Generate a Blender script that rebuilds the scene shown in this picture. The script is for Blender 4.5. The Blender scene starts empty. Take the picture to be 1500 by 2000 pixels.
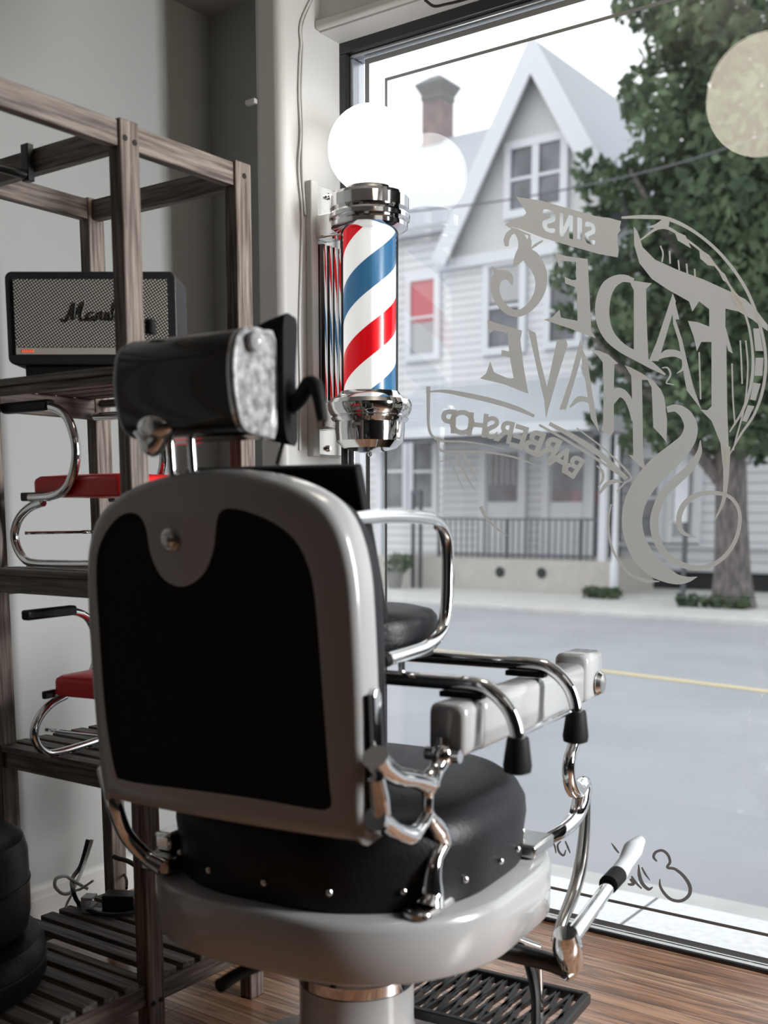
import bpy, bmesh, math, random
from math import sin, cos, pi, radians, atan2, sqrt
from mathutils import Vector, Matrix
random.seed(7)
SC = bpy.context.scene
COL = SC.collection
# ------------------------------------------------------------------ camera
F_PX, CX, CY = 2158.0, 750.0, 1317.0
TILT, YAW, CAMH = atan2(317, 2158), radians(35.83), 1.10
cam = bpy.data.cameras.new('camera')
cam.sensor_fit = 'VERTICAL'; cam.sensor_height = 24.0
cam.lens = F_PX / 2000 * 24.0
cam.shift_y = (CY - 1000) / 2000
cam.clip_start = 0.02; cam.clip_end = 400
cam.dof.use_dof = True; cam.dof.focus_distance = 2.75; cam.dof.aperture_fstop = 2.0
camo = bpy.data.objects.new('camera', cam); COL.objects.link(camo)
camo.location = (0, 0, CAMH); camo.rotation_euler = (pi/2 - TILT, 0, YAW)
SC.camera = camo
# ------------------------------------------------------------------ light, world, exposure
w = bpy.data.worlds.new('overcast_sky'); SC.world = w; w.use_nodes = True
nt = w.node_tree; bg = nt.nodes['Background']
tc = nt.nodes.new('ShaderNodeTexCoord'); sp = nt.nodes.new('ShaderNodeSeparateXYZ')
rp = nt.nodes.new('ShaderNodeValToRGB')
nt.links.new(tc.outputs['Generated'], sp.inputs[0]); nt.links.new(sp.outputs['Z'], rp.inputs[0])
rp.color_ramp.elements[0].position = 0.0; rp.color_ramp.elements[0].color = (1.0, 1.0, 1.0, 1)
rp.color_ramp.elements[1].position = 0.9; rp.color_ramp.elements[1].color = (0.86, 0.94, 1.0, 1)
nt.links.new(rp.outputs[0], bg.inputs[0]); bg.inputs[1].default_value = 1.75
def lamp(name, kind, loc, rot, energy, color=(1, 1, 1), **kw):
    l = bpy.data.lights.new(name, kind); l.energy = energy; l.color = color
    for k, v in kw.items(): setattr(l, k, v)
    o = bpy.data.objects.new(name, l); COL.objects.link(o); o.location = loc; o.rotation_euler = rot
    return o
lamp('soft_sun', 'SUN', (0, 0, 20), (radians(38), 0, radians(-50)), 0.35, (1, .98, .95), angle=radians(40))
def aim(a, b): return (Vector(b)-Vector(a)).to_track_quat('-Z', 'Y').to_euler()
lamp('window_side_fill', 'AREA', (1.5, 2.42, 1.55), aim((1.5, 2.42, 1.55), (-2.45, 1.6, .45)), 54, (.97, .99, 1), shape='RECTANGLE', size=.5, size_y=1.5, spread=radians(100))  # added area light without a fixture; carries window daylight onto the left wall
lamp('ceiling_fill', 'AREA', (0.9, 1.2, 2.5), (0, 0, 0), 3, (1, .97, .93), shape='RECTANGLE', size=1.2, size_y=1.2)  # added overhead fill to lift the dim interior, no fixture
lamp('rear_fill', 'AREA', (0.3, -1.6, 2.5), (0, 0, 0), 1.0, (1, .95, .9), shape='RECTANGLE', size=1.2, size_y=0.6)  # weak fill added behind the camera, no fixture there
SC.view_settings.view_transform = 'Standard'; SC.view_settings.look = 'None'
SC.view_settings.gamma = 1.0; SC.view_settings.exposure = 0.0
SC.view_settings.use_curve_mapping = False
SC.cycles.max_bounces = 10; SC.cycles.transparent_max_bounces = 24
SC.cycles.caustics_reflective = False; SC.cycles.caustics_refractive = False
SC.cycles.sample_clamp_indirect = 6.0

# ------------------------------------------------------------------ survey: sight line met with a plane of the place
_F = Vector((-sin(YAW)*cos(TILT), cos(YAW)*cos(TILT), -sin(TILT)))
_R = Vector((cos(YAW), sin(YAW), 0)); _U = _R.cross(_F); _C = Vector((0, 0, CAMH))
def ray(x, y): return _F + _R*((x-CX)/F_PX) - _U*((y-CY)/F_PX)
def onX(x, y, X): d = ray(x, y); return _C + d*(X/d.x)
def onY(x, y, Y): d = ray(x, y); return _C + d*(Y/d.y)
def onZ(x, y, Z): d = ray(x, y); return _C + d*((Z-CAMH)/d.z)
def onP(x, y, P, n): d = ray(x, y); return _C + d*((Vector(P)-_C).dot(n)/d.dot(n))

# ------------------------------------------------------------------ materials
MATS = {}
def mat(name, color, rough=.5, metal=0.0, coat=0.0, spec=.5, trans=0.0, emit=None, estr=0.0, bump=None, noise=None, coords='Object'):
    m = bpy.data.materials.new(name); m.use_nodes = True
    t = m.node_tree; b = t.nodes['Principled BSDF']
    b.inputs['Base Color'].default_value = (*color, 1); b.inputs['Roughness'].default_value = rough
    b.inputs['Metallic'].default_value = metal; b.inputs['Coat Weight'].default_value = coat
    b.inputs['Coat Roughness'].default_value = .08
    b.inputs['Specular IOR Level'].default_value = spec; b.inputs['Transmission Weight'].default_value = trans
    if emit: b.inputs['Emission Color'].default_value = (*emit, 1); b.inputs['Emission Strength'].default_value = estr
    if bump or noise:
        tcn = t.nodes.new('ShaderNodeTexCoord')
    if bump:
        sc_, st = bump
        n = t.nodes.new('ShaderNodeTexNoise'); n.inputs['Scale'].default_value = sc_; n.inputs['Detail'].default_value = 4
        t.links.new(tcn.outputs[coords], n.inputs['Vector'])
        bn = t.nodes.new('ShaderNodeBump'); bn.inputs['Strength'].default_value = st; bn.inputs['Distance'].default_value = .01
        t.links.new(n.outputs['Fac'], bn.inputs['Height']); t.links.new(bn.outputs[0], b.inputs['Normal'])
    if noise:
        sc_, c2, vec = noise
        n = t.nodes.new('ShaderNodeTexNoise'); n.inputs['Scale'].default_value = sc_; n.inputs['Detail'].default_value = 6
        mp = t.nodes.new('ShaderNodeMapping'); mp.inputs['Scale'].default_value = vec
        t.links.new(tcn.outputs[coords], mp.inputs[0]); t.links.new(mp.outputs[0], n.inputs['Vector'])
        r = t.nodes.new('ShaderNodeValToRGB'); r.color_ramp.elements[0].position = .35; r.color_ramp.elements[1].position = .68
        r.color_ramp.elements[0].color = (*c2, 1); r.color_ramp.elements[1].color = (*color, 1)
        t.links.new(n.outputs['Fac'], r.inputs[0]); t.links.new(r.outputs[0], b.inputs['Base Color'])
    MATS[name] = m
    return m
M = {}
M['wall'] = mat('painted_wall', (.37, .38, .375), .75, bump=(180, .08))
M['wall_dark'] = mat('bounce_damping_wall', (.07, .07, .075), .7)  # unseen right and back walls darkened to cut bounce on the chair
M['ceiling'] = mat('ceiling_paint', (.42, .41, .40), .85, bump=(120, .15))
M['trimwhite'] = mat('white_trim_paint', (.52, .515, .50), .45, bump=(60, .05))
M['trimsill'] = mat('white_sill_paint', (.8, .8, .79), .5)
M['black_alu'] = mat('black_aluminium', (.012, .012, .014), .3, spec=.6)
M['silver_alu'] = mat('silver_aluminium', (.6, .62, .66), .3, 1.0)
M['chrome'] = mat('chrome', (.78, .78, .78), .07, 1.0)
M['chrome_soft'] = mat('worn_chrome', (.62, .61, .59), .2, 1.0)
M['porcelain'] = mat('white_porcelain_enamel', (.37, .37, .368), .22, coat=.5)
M['leather'] = mat('black_leather', (.008, .008, .010), .40, spec=.22, bump=(140, .12))
M['leather_red'] = mat('red_vinyl', (.72, .008, .012), .38, bump=(160, .06))
M['rubber'] = mat('black_rubber', (.005, .005, .005), .6, spec=.2)
M['black_metal'] = mat('black_metal', (.01, .01, .01), .4, spec=.5)
M['black_panel'] = mat('black_upholstery', (.006, .006, .007), .7, spec=.2)
M['pearl'] = mat('mottled_pearl_enamel', (.42, .42, .42), .3, noise=(60, (.13, .13, .13), (1, 1, 1)))
M['wood_z'] = mat('weathered_wood_upright', (.27, .22, .185), .6, noise=(14, (.065, .042, .032), (9, 9, .5)))
M['wood_y'] = mat('weathered_wood_rail', (.25, .205, .175), .6, noise=(14, (.055, .036, .028), (9, .5, 9)))
M['wood_x'] = mat('weathered_wood_slat', (.26, .24, .225), .6, noise=(14, (.075, .062, .055), (.5, 9, 9)))
M['dowel'] = mat('dowel_hole', (.006, .005, .004), .8)
M['white_plastic'] = mat('white_plastic', (.75, .75, .74), .4)
M['handle_plastic'] = mat('frosted_plastic', (.72, .74, .78), .35, trans=.25)
M['cream_text'] = mat('grey_strip', (.40, .36, .32), .5)
M['orange'] = mat('glowing_orange_print', (.9, .12, .03), .5, emit=(1, .12, .03), estr=.6)  # print with a small glow of its own added
M['vinyl_black'] = mat('speaker_black_vinyl', (.014, .014, .018), .5, bump=(300, .15))
M['cap_red'] = mat('red_fabric', (.5, .16, .18), .8)
def two_tone(name, c1, c2, scale, kind='CHECKER', rough=.8, rot=0):
    m = bpy.data.materials.new(name); m.use_nodes = True; t = m.node_tree; b = t.nodes['Principled BSDF']
    tcn = t.nodes.new('ShaderNodeTexCoord'); mp = t.nodes.new('ShaderNodeMapping'); mp.inputs['Rotation'].default_value = (0, rot, 0)
    t.links.new(tcn.outputs['Object'], mp.inputs[0])
    k = t.nodes.new('ShaderNodeTexWave'); k.wave_type = 'BANDS'; k.bands_direction = 'X'; k.inputs['Scale'].default_value = scale
    k2 = t.nodes.new('ShaderNodeTexWave'); k2.wave_type = 'BANDS'; k2.bands_direction = 'Z'; k2.inputs['Scale'].default_value = scale
    t.links.new(mp.outputs[0], k.inputs['Vector']); t.links.new(mp.outputs[0], k2.inputs['Vector'])
    mx = t.nodes.new('ShaderNodeMath'); mx.operation = 'MULTIPLY'
    t.links.new(k.outputs['Fac'], mx.inputs[0]); t.links.new(k2.outputs['Fac'], mx.inputs[1])
    r = t.nodes.new('ShaderNodeValToRGB'); r.color_ramp.elements[0].position = .15; r.color_ramp.elements[1].position = .5
    r.color_ramp.elements[0].color = (*c1, 1); r.color_ramp.elements[1].color = (*c2, 1)
    t.links.new(mx.outputs[0], r.inputs[0]); t.links.new(r.outputs[0], b.inputs['Base Color']); b.inputs['Roughness'].default_value = rough
    return m
M['grille'] = two_tone('woven_grille_cloth', (.02, .02, .018), (.62, .58, .5), 62, rot=radians(32))
def glass_mat(name, tint=(1, 1, 1), ior=1.45, boost=1.0):
    m = bpy.data.materials.new(name); m.use_nodes = True; t = m.node_tree; t.nodes.clear()
    o = t.nodes.new('ShaderNodeOutputMaterial'); mix = t.nodes.new('ShaderNodeMixShader')
    tr = t.nodes.new('ShaderNodeBsdfTransparent'); tr.inputs[0].default_value = (*tint, 1)
    gl = t.nodes.new('ShaderNodeBsdfGlossy'); gl.inputs['Roughness'].default_value = 0.0
    fr = t.nodes.new('ShaderNodeFresnel'); fr.inputs[0].default_value = ior
    t.links.new(fr.outputs[0], mix.inputs[0]); t.links.new(tr.outputs[0], mix.inputs[1]); t.links.new(gl.outputs[0], mix.inputs[2])
    t.links.new(mix.outputs[0], o.inputs[0])
    return m
M['glass'] = glass_mat('window_glass')
M['dark_glass'] = mat('dark_window_glass', (.055, .06, .07), .08, spec=.6, noise=(1.6, (.16, .17, .19), (1, 1, 1)))
def translucent_mat(name, col, amount, rough=.6, col2=None):
    m = bpy.data.materials.new(name); m.use_nodes = True; t = m.node_tree
    b = t.nodes['Principled BSDF']; b.inputs['Base Color'].default_value = (*col, 1); b.inputs['Roughness'].default_value = rough
    b.inputs['Specular IOR Level'].default_value = .2
    o = t.nodes['Material Output']; tl = t.nodes.new('ShaderNodeBsdfTranslucent'); tl.inputs[0].default_value = (*(col2 or col), 1)
    mix = t.nodes.new('ShaderNodeMixShader'); mix.inputs[0].default_value = amount
    t.links.new(b.outputs[0], mix.inputs[1]); t.links.new(tl.outputs[0], mix.inputs[2]); t.links.new(mix.outputs[0], o.inputs[0])
    return m
M['vinyl'] = translucent_mat('frosted_vinyl', (.93, .90, .84), .68)
M['etch'] = translucent_mat('grey_vinyl_stripe', (.30, .30, .30), .35)
def leafmat(name, c1, c2):
    m = translucent_mat(name, c1, .35); t = m.node_tree; b = t.nodes['Principled BSDF']
    g = t.nodes.new('ShaderNodeTexCoord'); n = t.nodes.new('ShaderNodeTexNoise'); n.inputs['Scale'].default_value = 1.3
    r = t.nodes.new('ShaderNodeValToRGB'); r.color_ramp.elements[0].position = .35; r.color_ramp.elements[1].position = .65
    r.color_ramp.elements[0].color = (*c1, 1); r.color_ramp.elements[1].color = (*c2, 1)
    t.links.new(g.outputs['Object'], n.inputs['Vector']); t.links.new(n.outputs['Fac'], r.inputs[0]); t.links.new(r.outputs[0], b.inputs['Base Color'])
    return m
M['leaf'] = leafmat('tree_leaf', (.045, .075, .045), (.17, .23, .13))
M['bark'] = mat('bark', (.2, .18, .17), .9, noise=(6, (.07, .062, .06), (4, 4, .7)))
# floor boards
def floor_mat():
    m = bpy.data.materials.new('oak_floor_boards'); m.use_nodes = True; t = m.node_tree; b = t.nodes['Principled BSDF']
    g = t.nodes.new('ShaderNodeTexCoord')
    br = t.nodes.new('ShaderNodeTexBrick'); br.inputs['Scale'].default_value = 1.0
    br.inputs['Brick Width'].default_value = 1.1; br.inputs['Row Height'].default_value = .057; br.inputs['Mortar Size'].default_value = .0012
    br.inputs['Color1'].default_value = (.43, .20, .105, 1); br.inputs['Color2'].default_value = (.60, .37, .235, 1); br.inputs['Mortar'].default_value = (.05, .02, .01, 1)
    t.links.new(g.outputs['Object'], br.inputs['Vector'])
    n = t.nodes.new('ShaderNodeTexNoise'); n.inputs['Scale'].default_value = 7; n.inputs['Detail'].default_value = 8; n.inputs['Distortion'].default_value = 1.2
    mp = t.nodes.new('ShaderNodeMapping'); mp.inputs['Scale'].default_value = (.55, 9, 1)
    t.links.new(g.outputs['Object'], mp.inputs[0]); t.links.new(mp.outputs[0], n.inputs['Vector'])
    r = t.nodes.new('ShaderNodeValToRGB'); r.color_ramp.elements[0].position = .38; r.color_ramp.elements[1].position = .6
    r.color_ramp.elements[0].color = (.24, .19, .17, 1); r.color_ramp.elements[1].color = (1, 1, 1, 1)
    mx = t.nodes.new('ShaderNodeMix'); mx.data_type = 'RGBA'; mx.blend_type = 'MULTIPLY'; mx.inputs[0].default_value = .85
    t.links.new(n.outputs['Fac'], r.inputs[0]); t.links.new(br.outputs['Color'], mx.inputs[6]); t.links.new(r.outputs[0], mx.inputs[7])
    t.links.new(mx.outputs[2], b.inputs['Base Color'])
    bn = t.nodes.new('ShaderNodeBump'); bn.inputs['Strength'].default_value = .35; bn.inputs['Distance'].default_value = .004
    t.links.new(n.outputs['Fac'], bn.inputs['Height']); t.links.new(bn.outputs[0], b.inputs['Normal'])
    b.inputs['Roughness'].default_value = .34; b.inputs['Specular IOR Level'].default_value = .7; b.inputs['Coat Weight'].default_value = .7; b.inputs['Coat Roughness'].default_value = .18
    return m
M['floor'] = floor_mat()
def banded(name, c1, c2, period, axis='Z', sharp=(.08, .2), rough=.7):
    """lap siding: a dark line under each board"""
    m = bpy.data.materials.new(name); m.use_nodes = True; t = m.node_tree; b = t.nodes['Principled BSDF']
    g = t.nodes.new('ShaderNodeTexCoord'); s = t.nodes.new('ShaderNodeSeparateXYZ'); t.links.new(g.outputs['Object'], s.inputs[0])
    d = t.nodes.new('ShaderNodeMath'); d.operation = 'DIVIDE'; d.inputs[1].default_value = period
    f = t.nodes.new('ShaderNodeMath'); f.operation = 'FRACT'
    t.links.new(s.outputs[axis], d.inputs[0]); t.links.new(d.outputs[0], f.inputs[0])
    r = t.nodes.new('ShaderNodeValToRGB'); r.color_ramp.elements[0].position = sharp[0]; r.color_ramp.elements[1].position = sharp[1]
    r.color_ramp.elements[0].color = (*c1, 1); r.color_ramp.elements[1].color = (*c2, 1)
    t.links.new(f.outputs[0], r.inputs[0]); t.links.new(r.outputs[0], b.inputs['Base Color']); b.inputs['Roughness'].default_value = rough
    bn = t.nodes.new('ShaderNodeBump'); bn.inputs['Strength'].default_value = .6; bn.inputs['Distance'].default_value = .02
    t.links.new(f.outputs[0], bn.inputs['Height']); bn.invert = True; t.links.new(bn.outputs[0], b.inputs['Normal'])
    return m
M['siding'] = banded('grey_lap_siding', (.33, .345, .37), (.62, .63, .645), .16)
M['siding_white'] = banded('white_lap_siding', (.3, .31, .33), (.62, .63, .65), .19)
M['shingle'] = mat('pale_roof_shingle', (.45, .465, .495), .85, noise=(22, (.37, .385, .415), (1, 2.2, 2.2)))
M['house_trim'] = mat('house_white_paint', (.62, .64, .67), .6)
M['gable_paint'] = mat('gable_panel_paint', (.56, .57, .57), .8)
M['porch_wall'] = mat('beige_stucco', (.47, .44, .41), .9, noise=(4, (.42, .395, .37), (1, 1, 1)))
M['asphalt'] = mat('asphalt', (.36, .363, .378), .75, noise=(.7, (.31, .313, .33), (1, 1, 1)), bump=(60, .2))
M['concrete'] = mat('sidewalk_concrete', (.56, .55, .53), .85, noise=(5, (.5, .49, .475), (1, 1, 1)))
M['near_concrete'] = mat('pale_pavement', (.88, .88, .88), .8, noise=(30, (.74, .74, .74), (1, 1, 1)))
M['yellow'] = mat('road_paint_yellow', (.62, .52, .30), .8)
M['brick_red'] = mat('chimney_brick', (.30, .23, .22), .9, noise=(3, (.2, .17, .18), (1, 1, 1)))
M['dark_shade'] = mat('shadow_dark_lattice', (.03, .032, .035), .9)  # near-black lattice colour includes the shadow beneath the neighbour's porch
M['iron'] = mat('dark_iron_rail', (.09, .095, .11), .6)
M['curtain'] = mat('grey_curtain', (.4, .4, .41), .9)
M['stone_dark'] = mat('grey_block', (.2, .2, .2), .9)

# ------------------------------------------------------------------ mesh helpers
def link(o): COL.objects.link(o); return o
ORG = {}
def root_origin(p):
    while p is not None and p.parent is not None: p = p.parent
    return p
def obj(name, bm, m, parent=None, smooth=35, bevel=0, seg=2, sub=0, label=None, kind=None, local=False, recalc=True):
    me = bpy.data.meshes.new(name)
    if recalc: bmesh.ops.recalc_face_normals(bm, faces=bm.faces)
    if parent is not None:
        r = root_origin(parent)
        if not local: bm.transform(Matrix.Translation(-Vector(r.location)))
        loc = (0, 0, 0)
    else:
        xs = [v.co for v in bm.verts]
        lo = Vector([min(c[i] for c in xs) for i in range(3)]); hi = Vector([max(c[i] for c in xs) for i in range(3)])
        loc = Vector(((lo.x+hi.x)/2, (lo.y+hi.y)/2, lo.z)); bm.transform(Matrix.Translation(-loc))
    bm.to_mesh(me); bm.free()
    me.materials.append(m)
    if smooth:
        me.polygons.foreach_set('use_smooth', [True]*len(me.polygons)); me.set_sharp_from_angle(angle=radians(smooth))
    o = link(bpy.data.objects.new(name, me)); o.location = loc
    if parent is not None: o.parent = parent
    if bevel:
        b = o.modifiers.new('bevel', 'BEVEL'); b.width = bevel; b.segments = seg; b.limit_method = 'ANGLE'; b.angle_limit = radians(40)
    if sub:
        s = o.modifiers.new('subdiv', 'SUBSURF'); s.levels = sub; s.render_levels = sub
    if label: o['label'] = label
    if kind: o['kind'] = kind
    return o
def thing(name, label, cat, loc=(0, 0, 0), rz=0, group=None):
    o = link(bpy.data.objects.new(name, None)); o.empty_display_size = .1
    o.location = loc; o.rotation_euler = (0, 0, rz); o['label'] = label; o['category'] = cat
    if group: o['group'] = group
    return o
def tag(o, label, cat, group=None):
    o['label'] = label; o['category'] = cat
    if group: o['group'] = group
    return o
def struct(name, bm, m, **k):
    o = obj(name, bm, m, **k); o['kind'] = 'structure'; return o
def B(): return bmesh.new()
def box(bm, lo, hi, mtx=None):
    lo, hi = Vector(lo), Vector(hi)
    vs = [bm.verts.new((x, y, z)) for z in (lo.z, hi.z) for y in (lo.y, hi.y) for x in (lo.x, hi.x)]
    for f in ((0, 2, 3, 1), (4, 5, 7, 6), (0, 1, 5, 4), (2, 6, 7, 3), (0, 4, 6, 2), (1, 3, 7, 5)):
        bm.faces.new([vs[i] for i in f])
    if mtx: bmesh.ops.transform(bm, matrix=mtx, verts=vs)
    return bm
def bar(bm, a, b, wd, ht, upv=(0, 0, 1)):
    a, b = Vector(a), Vector(b); d = (b-a).normalized(); s = d.cross(Vector(upv)).normalized(); u = s.cross(d)
    vs = []
    for p in (a, b):
        for i, j in ((-1, -1), (1, -1), (1, 1), (-1, 1)): vs.append(bm.verts.new(p + s*wd/2*i + u*ht/2*j))
    for f in ((3, 2, 1, 0), (4, 5, 6, 7), (0, 1, 5, 4), (1, 2, 6, 5), (2, 3, 7, 6), (3, 0, 4, 7)): bm.faces.new([vs[i] for i in f])
    return bm
def smooth_path(pts, n=6, closed=False):
    P = [Vector(p) for p in pts]; out = []
    N = len(P)
    if N < 3: return P
    rng = range(N if closed else N-1)
    for i in rng:
        p0 = P[(i-1) % N] if closed or i > 0 else P[0]*2-P[1]
        p1 = P[i]; p2 = P[(i+1) % N]
        p3 = P[(i+2) % N] if closed or i+2 < N else P[-1]*2-P[-2]
        for k in range(n):
            t = k/n
            out.append(.5*((2*p1)+(p2-p0)*t+(2*p0-5*p1+4*p2-p3)*t*t+(3*p1-p0-3*p2+p3)*t**3))
    if not closed: out.append(P[-1])
    return out
def tube(bm, pts, r, seg=12, n=6, closed=False, flat=None):
    """r: number or list (one per control point)"""
    P = smooth_path(pts, n, closed)
    m = len(P); k = len(pts)
    rad = []
    for i in range(m):
        if isinstance(r, (int, float)): rad.append(r)
        else:
            t = i/(m-1)*(k-1) if not closed else i/m*k
            a = int(t); b_ = min(a+1, k-1); rad.append(r[a]*(1-(t-a))+r[b_]*(t-a))
    rings = []; nrm = None
    for i in range(m):
        d = (P[(i+1) % m]-P[i-1]) if closed else (P[min(i+1, m-1)]-P[max(i-1, 0)])
        d.normalize()
        if nrm is None:
            nrm = d.orthogonal().normalized()
        nrm = (nrm - d*nrm.dot(d)).normalized(); bi = d.cross(nrm)
        ring = []
        for s in range(seg):
            a = 2*pi*s/seg
            off = nrm*cos(a)*rad[i] + bi*sin(a)*rad[i]
            ring.append(bm.verts.new(P[i]+off))
        rings.append(ring)
    L = len(rings)
    for i in range(L if closed else L-1):
        a, b_ = rings[i], rings[(i+1) % L]
        for s in range(seg): bm.faces.new((a[s], a[(s+1) % seg], b_[(s+1) % seg], b_[s]))
    if not closed:
        bm.faces.new(list(reversed(rings[0]))); bm.faces.new(rings[-1])
    return bm
def lathe(bm, prof, origin=(0, 0, 0), seg=48, axis=None, caps=True):
    """prof: (radius, height) pairs"""
    O = Vector(origin); A = Vector(axis or (0, 0, 1)).normalized(); X = A.orthogonal().normalized(); Y = A.cross(X)
    if axis is None: X, Y = Vector((1, 0, 0)), Vector((0, 1, 0))
    rings = []
    for r_, h in prof:
        r_ = max(r_, 1e-4)
        rings.append([bm.verts.new(O+A*h+(X*cos(2*pi*i/seg)+Y*sin(2*pi*i/seg))*r_) for i in range(seg)])
    for a, b_ in zip(rings, rings[1:]):
        for s in range(seg): bm.faces.new((a[s], a[(s+1) % seg], b_[(s+1) % seg], b_[s]))
    if caps:
        bm.faces.new(list(reversed(rings[0]))); bm.faces.new(rings[-1])
    return bm
def sphere(bm, c, r, seg=24, sc=(1, 1, 1)):
    bmesh.ops.create_uvsphere(bm, u_segments=seg, v_segments=seg//2, radius=r, matrix=Matrix.Translation(Vector(c)) @ Matrix.Diagonal((*sc, 1)))
    return bm
def prism(bm, outline, thick, fr, holes=()):
    """outline in frame coordinates (a, b); fr = (origin, u, v); extruded by thick along u x v"""
    O, u, v = Vector(fr[0]), Vector(fr[1]), Vector(fr[2]); n = u.cross(v).normalized()
    f3 = lambda p, t: O+u*p[0]+v*p[1]+n*t
    if not holes:
        a = [bm.verts.new(f3(p, 0)) for p in outline]; b_ = [bm.verts.new(f3(p, thick)) for p in outline]
        bm.faces.new(list(reversed(a))); bm.faces.new(b_)
        N = len(a)
        for i in range(N): bm.faces.new((a[i], a[(i+1) % N], b_[(i+1) % N], b_[i]))
        return bm
    from mathutils.geometry import tessellate_polygon
    loops = [list(outline)]+[list(h) for h in holes]
    flat = [p for l in loops for p in l]
    tris = tessellate_polygon([[Vector((p[0], p[1], 0)) for p in l] for l in loops])
    A = [bm.verts.new(f3(p, 0)) for p in flat]; Z = [bm.verts.new(f3(p, thick)) for p in flat]
    for t in tris:
        try:
            bm.faces.new([A[i] for i in reversed(t)]); bm.faces.new([Z[i] for i in t])
        except ValueError: pass
    k = 0
    for l in loops:
        N = len(l)
        for i in range(N):
            i0, i1 = k+i, k+(i+1) % N
            bm.faces.new((A[i0], A[i1], Z[i1], Z[i0]))
        k += N
    return bm
def rsquare(s, r, n=10, sy=None):
    sy = sy or s
    out = []
    for k, (a, b_) in enumerate([(1, 1), (-1, 1), (-1, -1), (1, -1)]):
        for i in range(n+1):
            t = radians(90*k+90*i/n); out.append((a*(s/2-r)+r*cos(t), b_*(sy/2-r)+r*sin(t)))
    return out
def stack(bm, rings, cap0=True, cap1=True):
    """rings: lists of points of equal length, skinned bottom to top"""
    V = [[bm.verts.new(p) for p in r] for r in rings]; N = len(V[0])
    for a, b_ in zip(V, V[1:]):
        for i in range(N): bm.faces.new((a[i], a[(i+1) % N], b_[(i+1) % N], b_[i]))
    if cap0: bm.faces.new(list(reversed(V[0])))
    if cap1: bm.faces.new(V[-1])
    return bm
def copy_thing(o, **k):
    def rec(a, par):
        c = a.copy(); COL.objects.link(c); c.parent = par
        for ch in list(a.children): rec(ch, c)
        return c
    r = rec(o, None)
    for key, v in k.items():
        if key == 'loc': r.location = v
        elif key == 'rz': r.rotation_euler = (0, 0, v)
        else: r[key] = v
    return r

# ================================================================== THE ROOM
bm = B(); box(bm, (-2.6, -3.1, -.12), (2.4, 2.62, 0)); struct('floor', bm, M['floor'])
bm = B(); box(bm, (-2.6, -3.1, 2.53), (2.4, 2.75, 2.65)); struct('ceiling', bm, M['ceiling'])
bm = B(); box(bm, (-2.6, -3.1, 0), (-2.45, 2.7, 2.53)); struct('wall_left', bm, M['wall'])
bm = B(); box(bm, (2.3, -3.1, 0), (2.4, 2.7, 2.53)); struct('wall_right', bm, M['wall_dark'])
bm = B(); box(bm, (-2.45, -3.1, 0), (2.3, -3.0, 2.53)); struct('wall_back', bm, M['wall_dark'])
bm = B(); box(bm, (-2.45, 2.514, 0), (-2.115, 2.7, 2.53)); struct('wall_front', bm, M['wall'])
bm = B(); box(bm, (1.75, 2.4, 0), (2.3, 2.7, 2.53)); struct('wall_front_right', bm, M['wall'])
bm = B(); box(bm, (-2.115, 2.335, 0), (-2.02, 2.7, 2.53)); struct('trim_1', bm, M['trimwhite'], bevel=.022, seg=4)
# header over the window: face board, set back moulding
bm = B(); box(bm, (-2.02, 2.50, 2.382), (1.75, 2.7, 2.53)); struct('trim_2', bm, M['trimwhite'])
bm = B(); box(bm, (-2.02, 2.478, 2.384), (1.75, 2.4999, 2.408)); struct('trim_3', bm, M['trimwhite'], bevel=.006)
# baseboards
def baseboard(bm, a, b, n):
    a, b, n = Vector(a), Vector(b), Vector(n); z = Vector((0, 0, 1))
    prof = [(0, 0), (.016, 0), (.016, .062), (.011, .068), (.011, .085), (.006, .096), (0, .1)]
    stack(bm, [[p+n*q[0]+z*q[1] for q in prof] for p in (a, b)])
bm = B(); baseboard(bm, (-2.4499, -3, .0005), (-2.4499, 2.513, .0005), (1, 0, 0)); struct('baseboard_left', bm, M['trimwhite'], smooth=0)
bm = B(); baseboard(bm, (-2.43, 2.5139, .0005), (-2.116, 2.5139, .0005), (0, -1, 0)); struct('baseboard_front', bm, M['trimwhite'], smooth=0)
# shop window
WL, WR, WB, WT = -2.02, 1.75, 0.0, 2.382
GY = 2.622
win = thing('window_1', 'large shop window in a black aluminium frame', 'window', (-.13, GY, 0)); win['kind'] = 'structure'
bm = B()
box(bm, (WL, 2.585, WT-.03), (WR, 2.66, WT)); box(bm, (WL, 2.583, WB), (WR, 2.597, WB+.010))
box(bm, (WL, 2.585, WB+.0105), (WL+.024, 2.66, WT-.03)); box(bm, (WR-.03, 2.585, WB+.0105), (WR, 2.66, WT-.03))
obj('window_frame', bm, M['black_alu'], win, bevel=.003)
bm = B()
box(bm, (WL+.0245, 2.600, WT-.04), (WR-.031, 2.655, WT-.0305)); box(bm, (WL+.0245, 2.600, WB+.03), (WL+.036, 2.655, WT-.041))
obj('glazing_bead', bm, M['silver_alu'], win, bevel=.002)
bm = B(); box(bm, (WL+.0245, 2.5975, WB), (WR-.031, 2.66, WB+.005)); obj('sill_plate', bm, M['trimsill'], win, smooth=0)
bm = B(); box(bm, (WL+.026, GY, WB+.0055), (WR-.032, GY+.006, WT-.0405)); obj('pane', bm, M['glass'], win, smooth=0)
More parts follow.
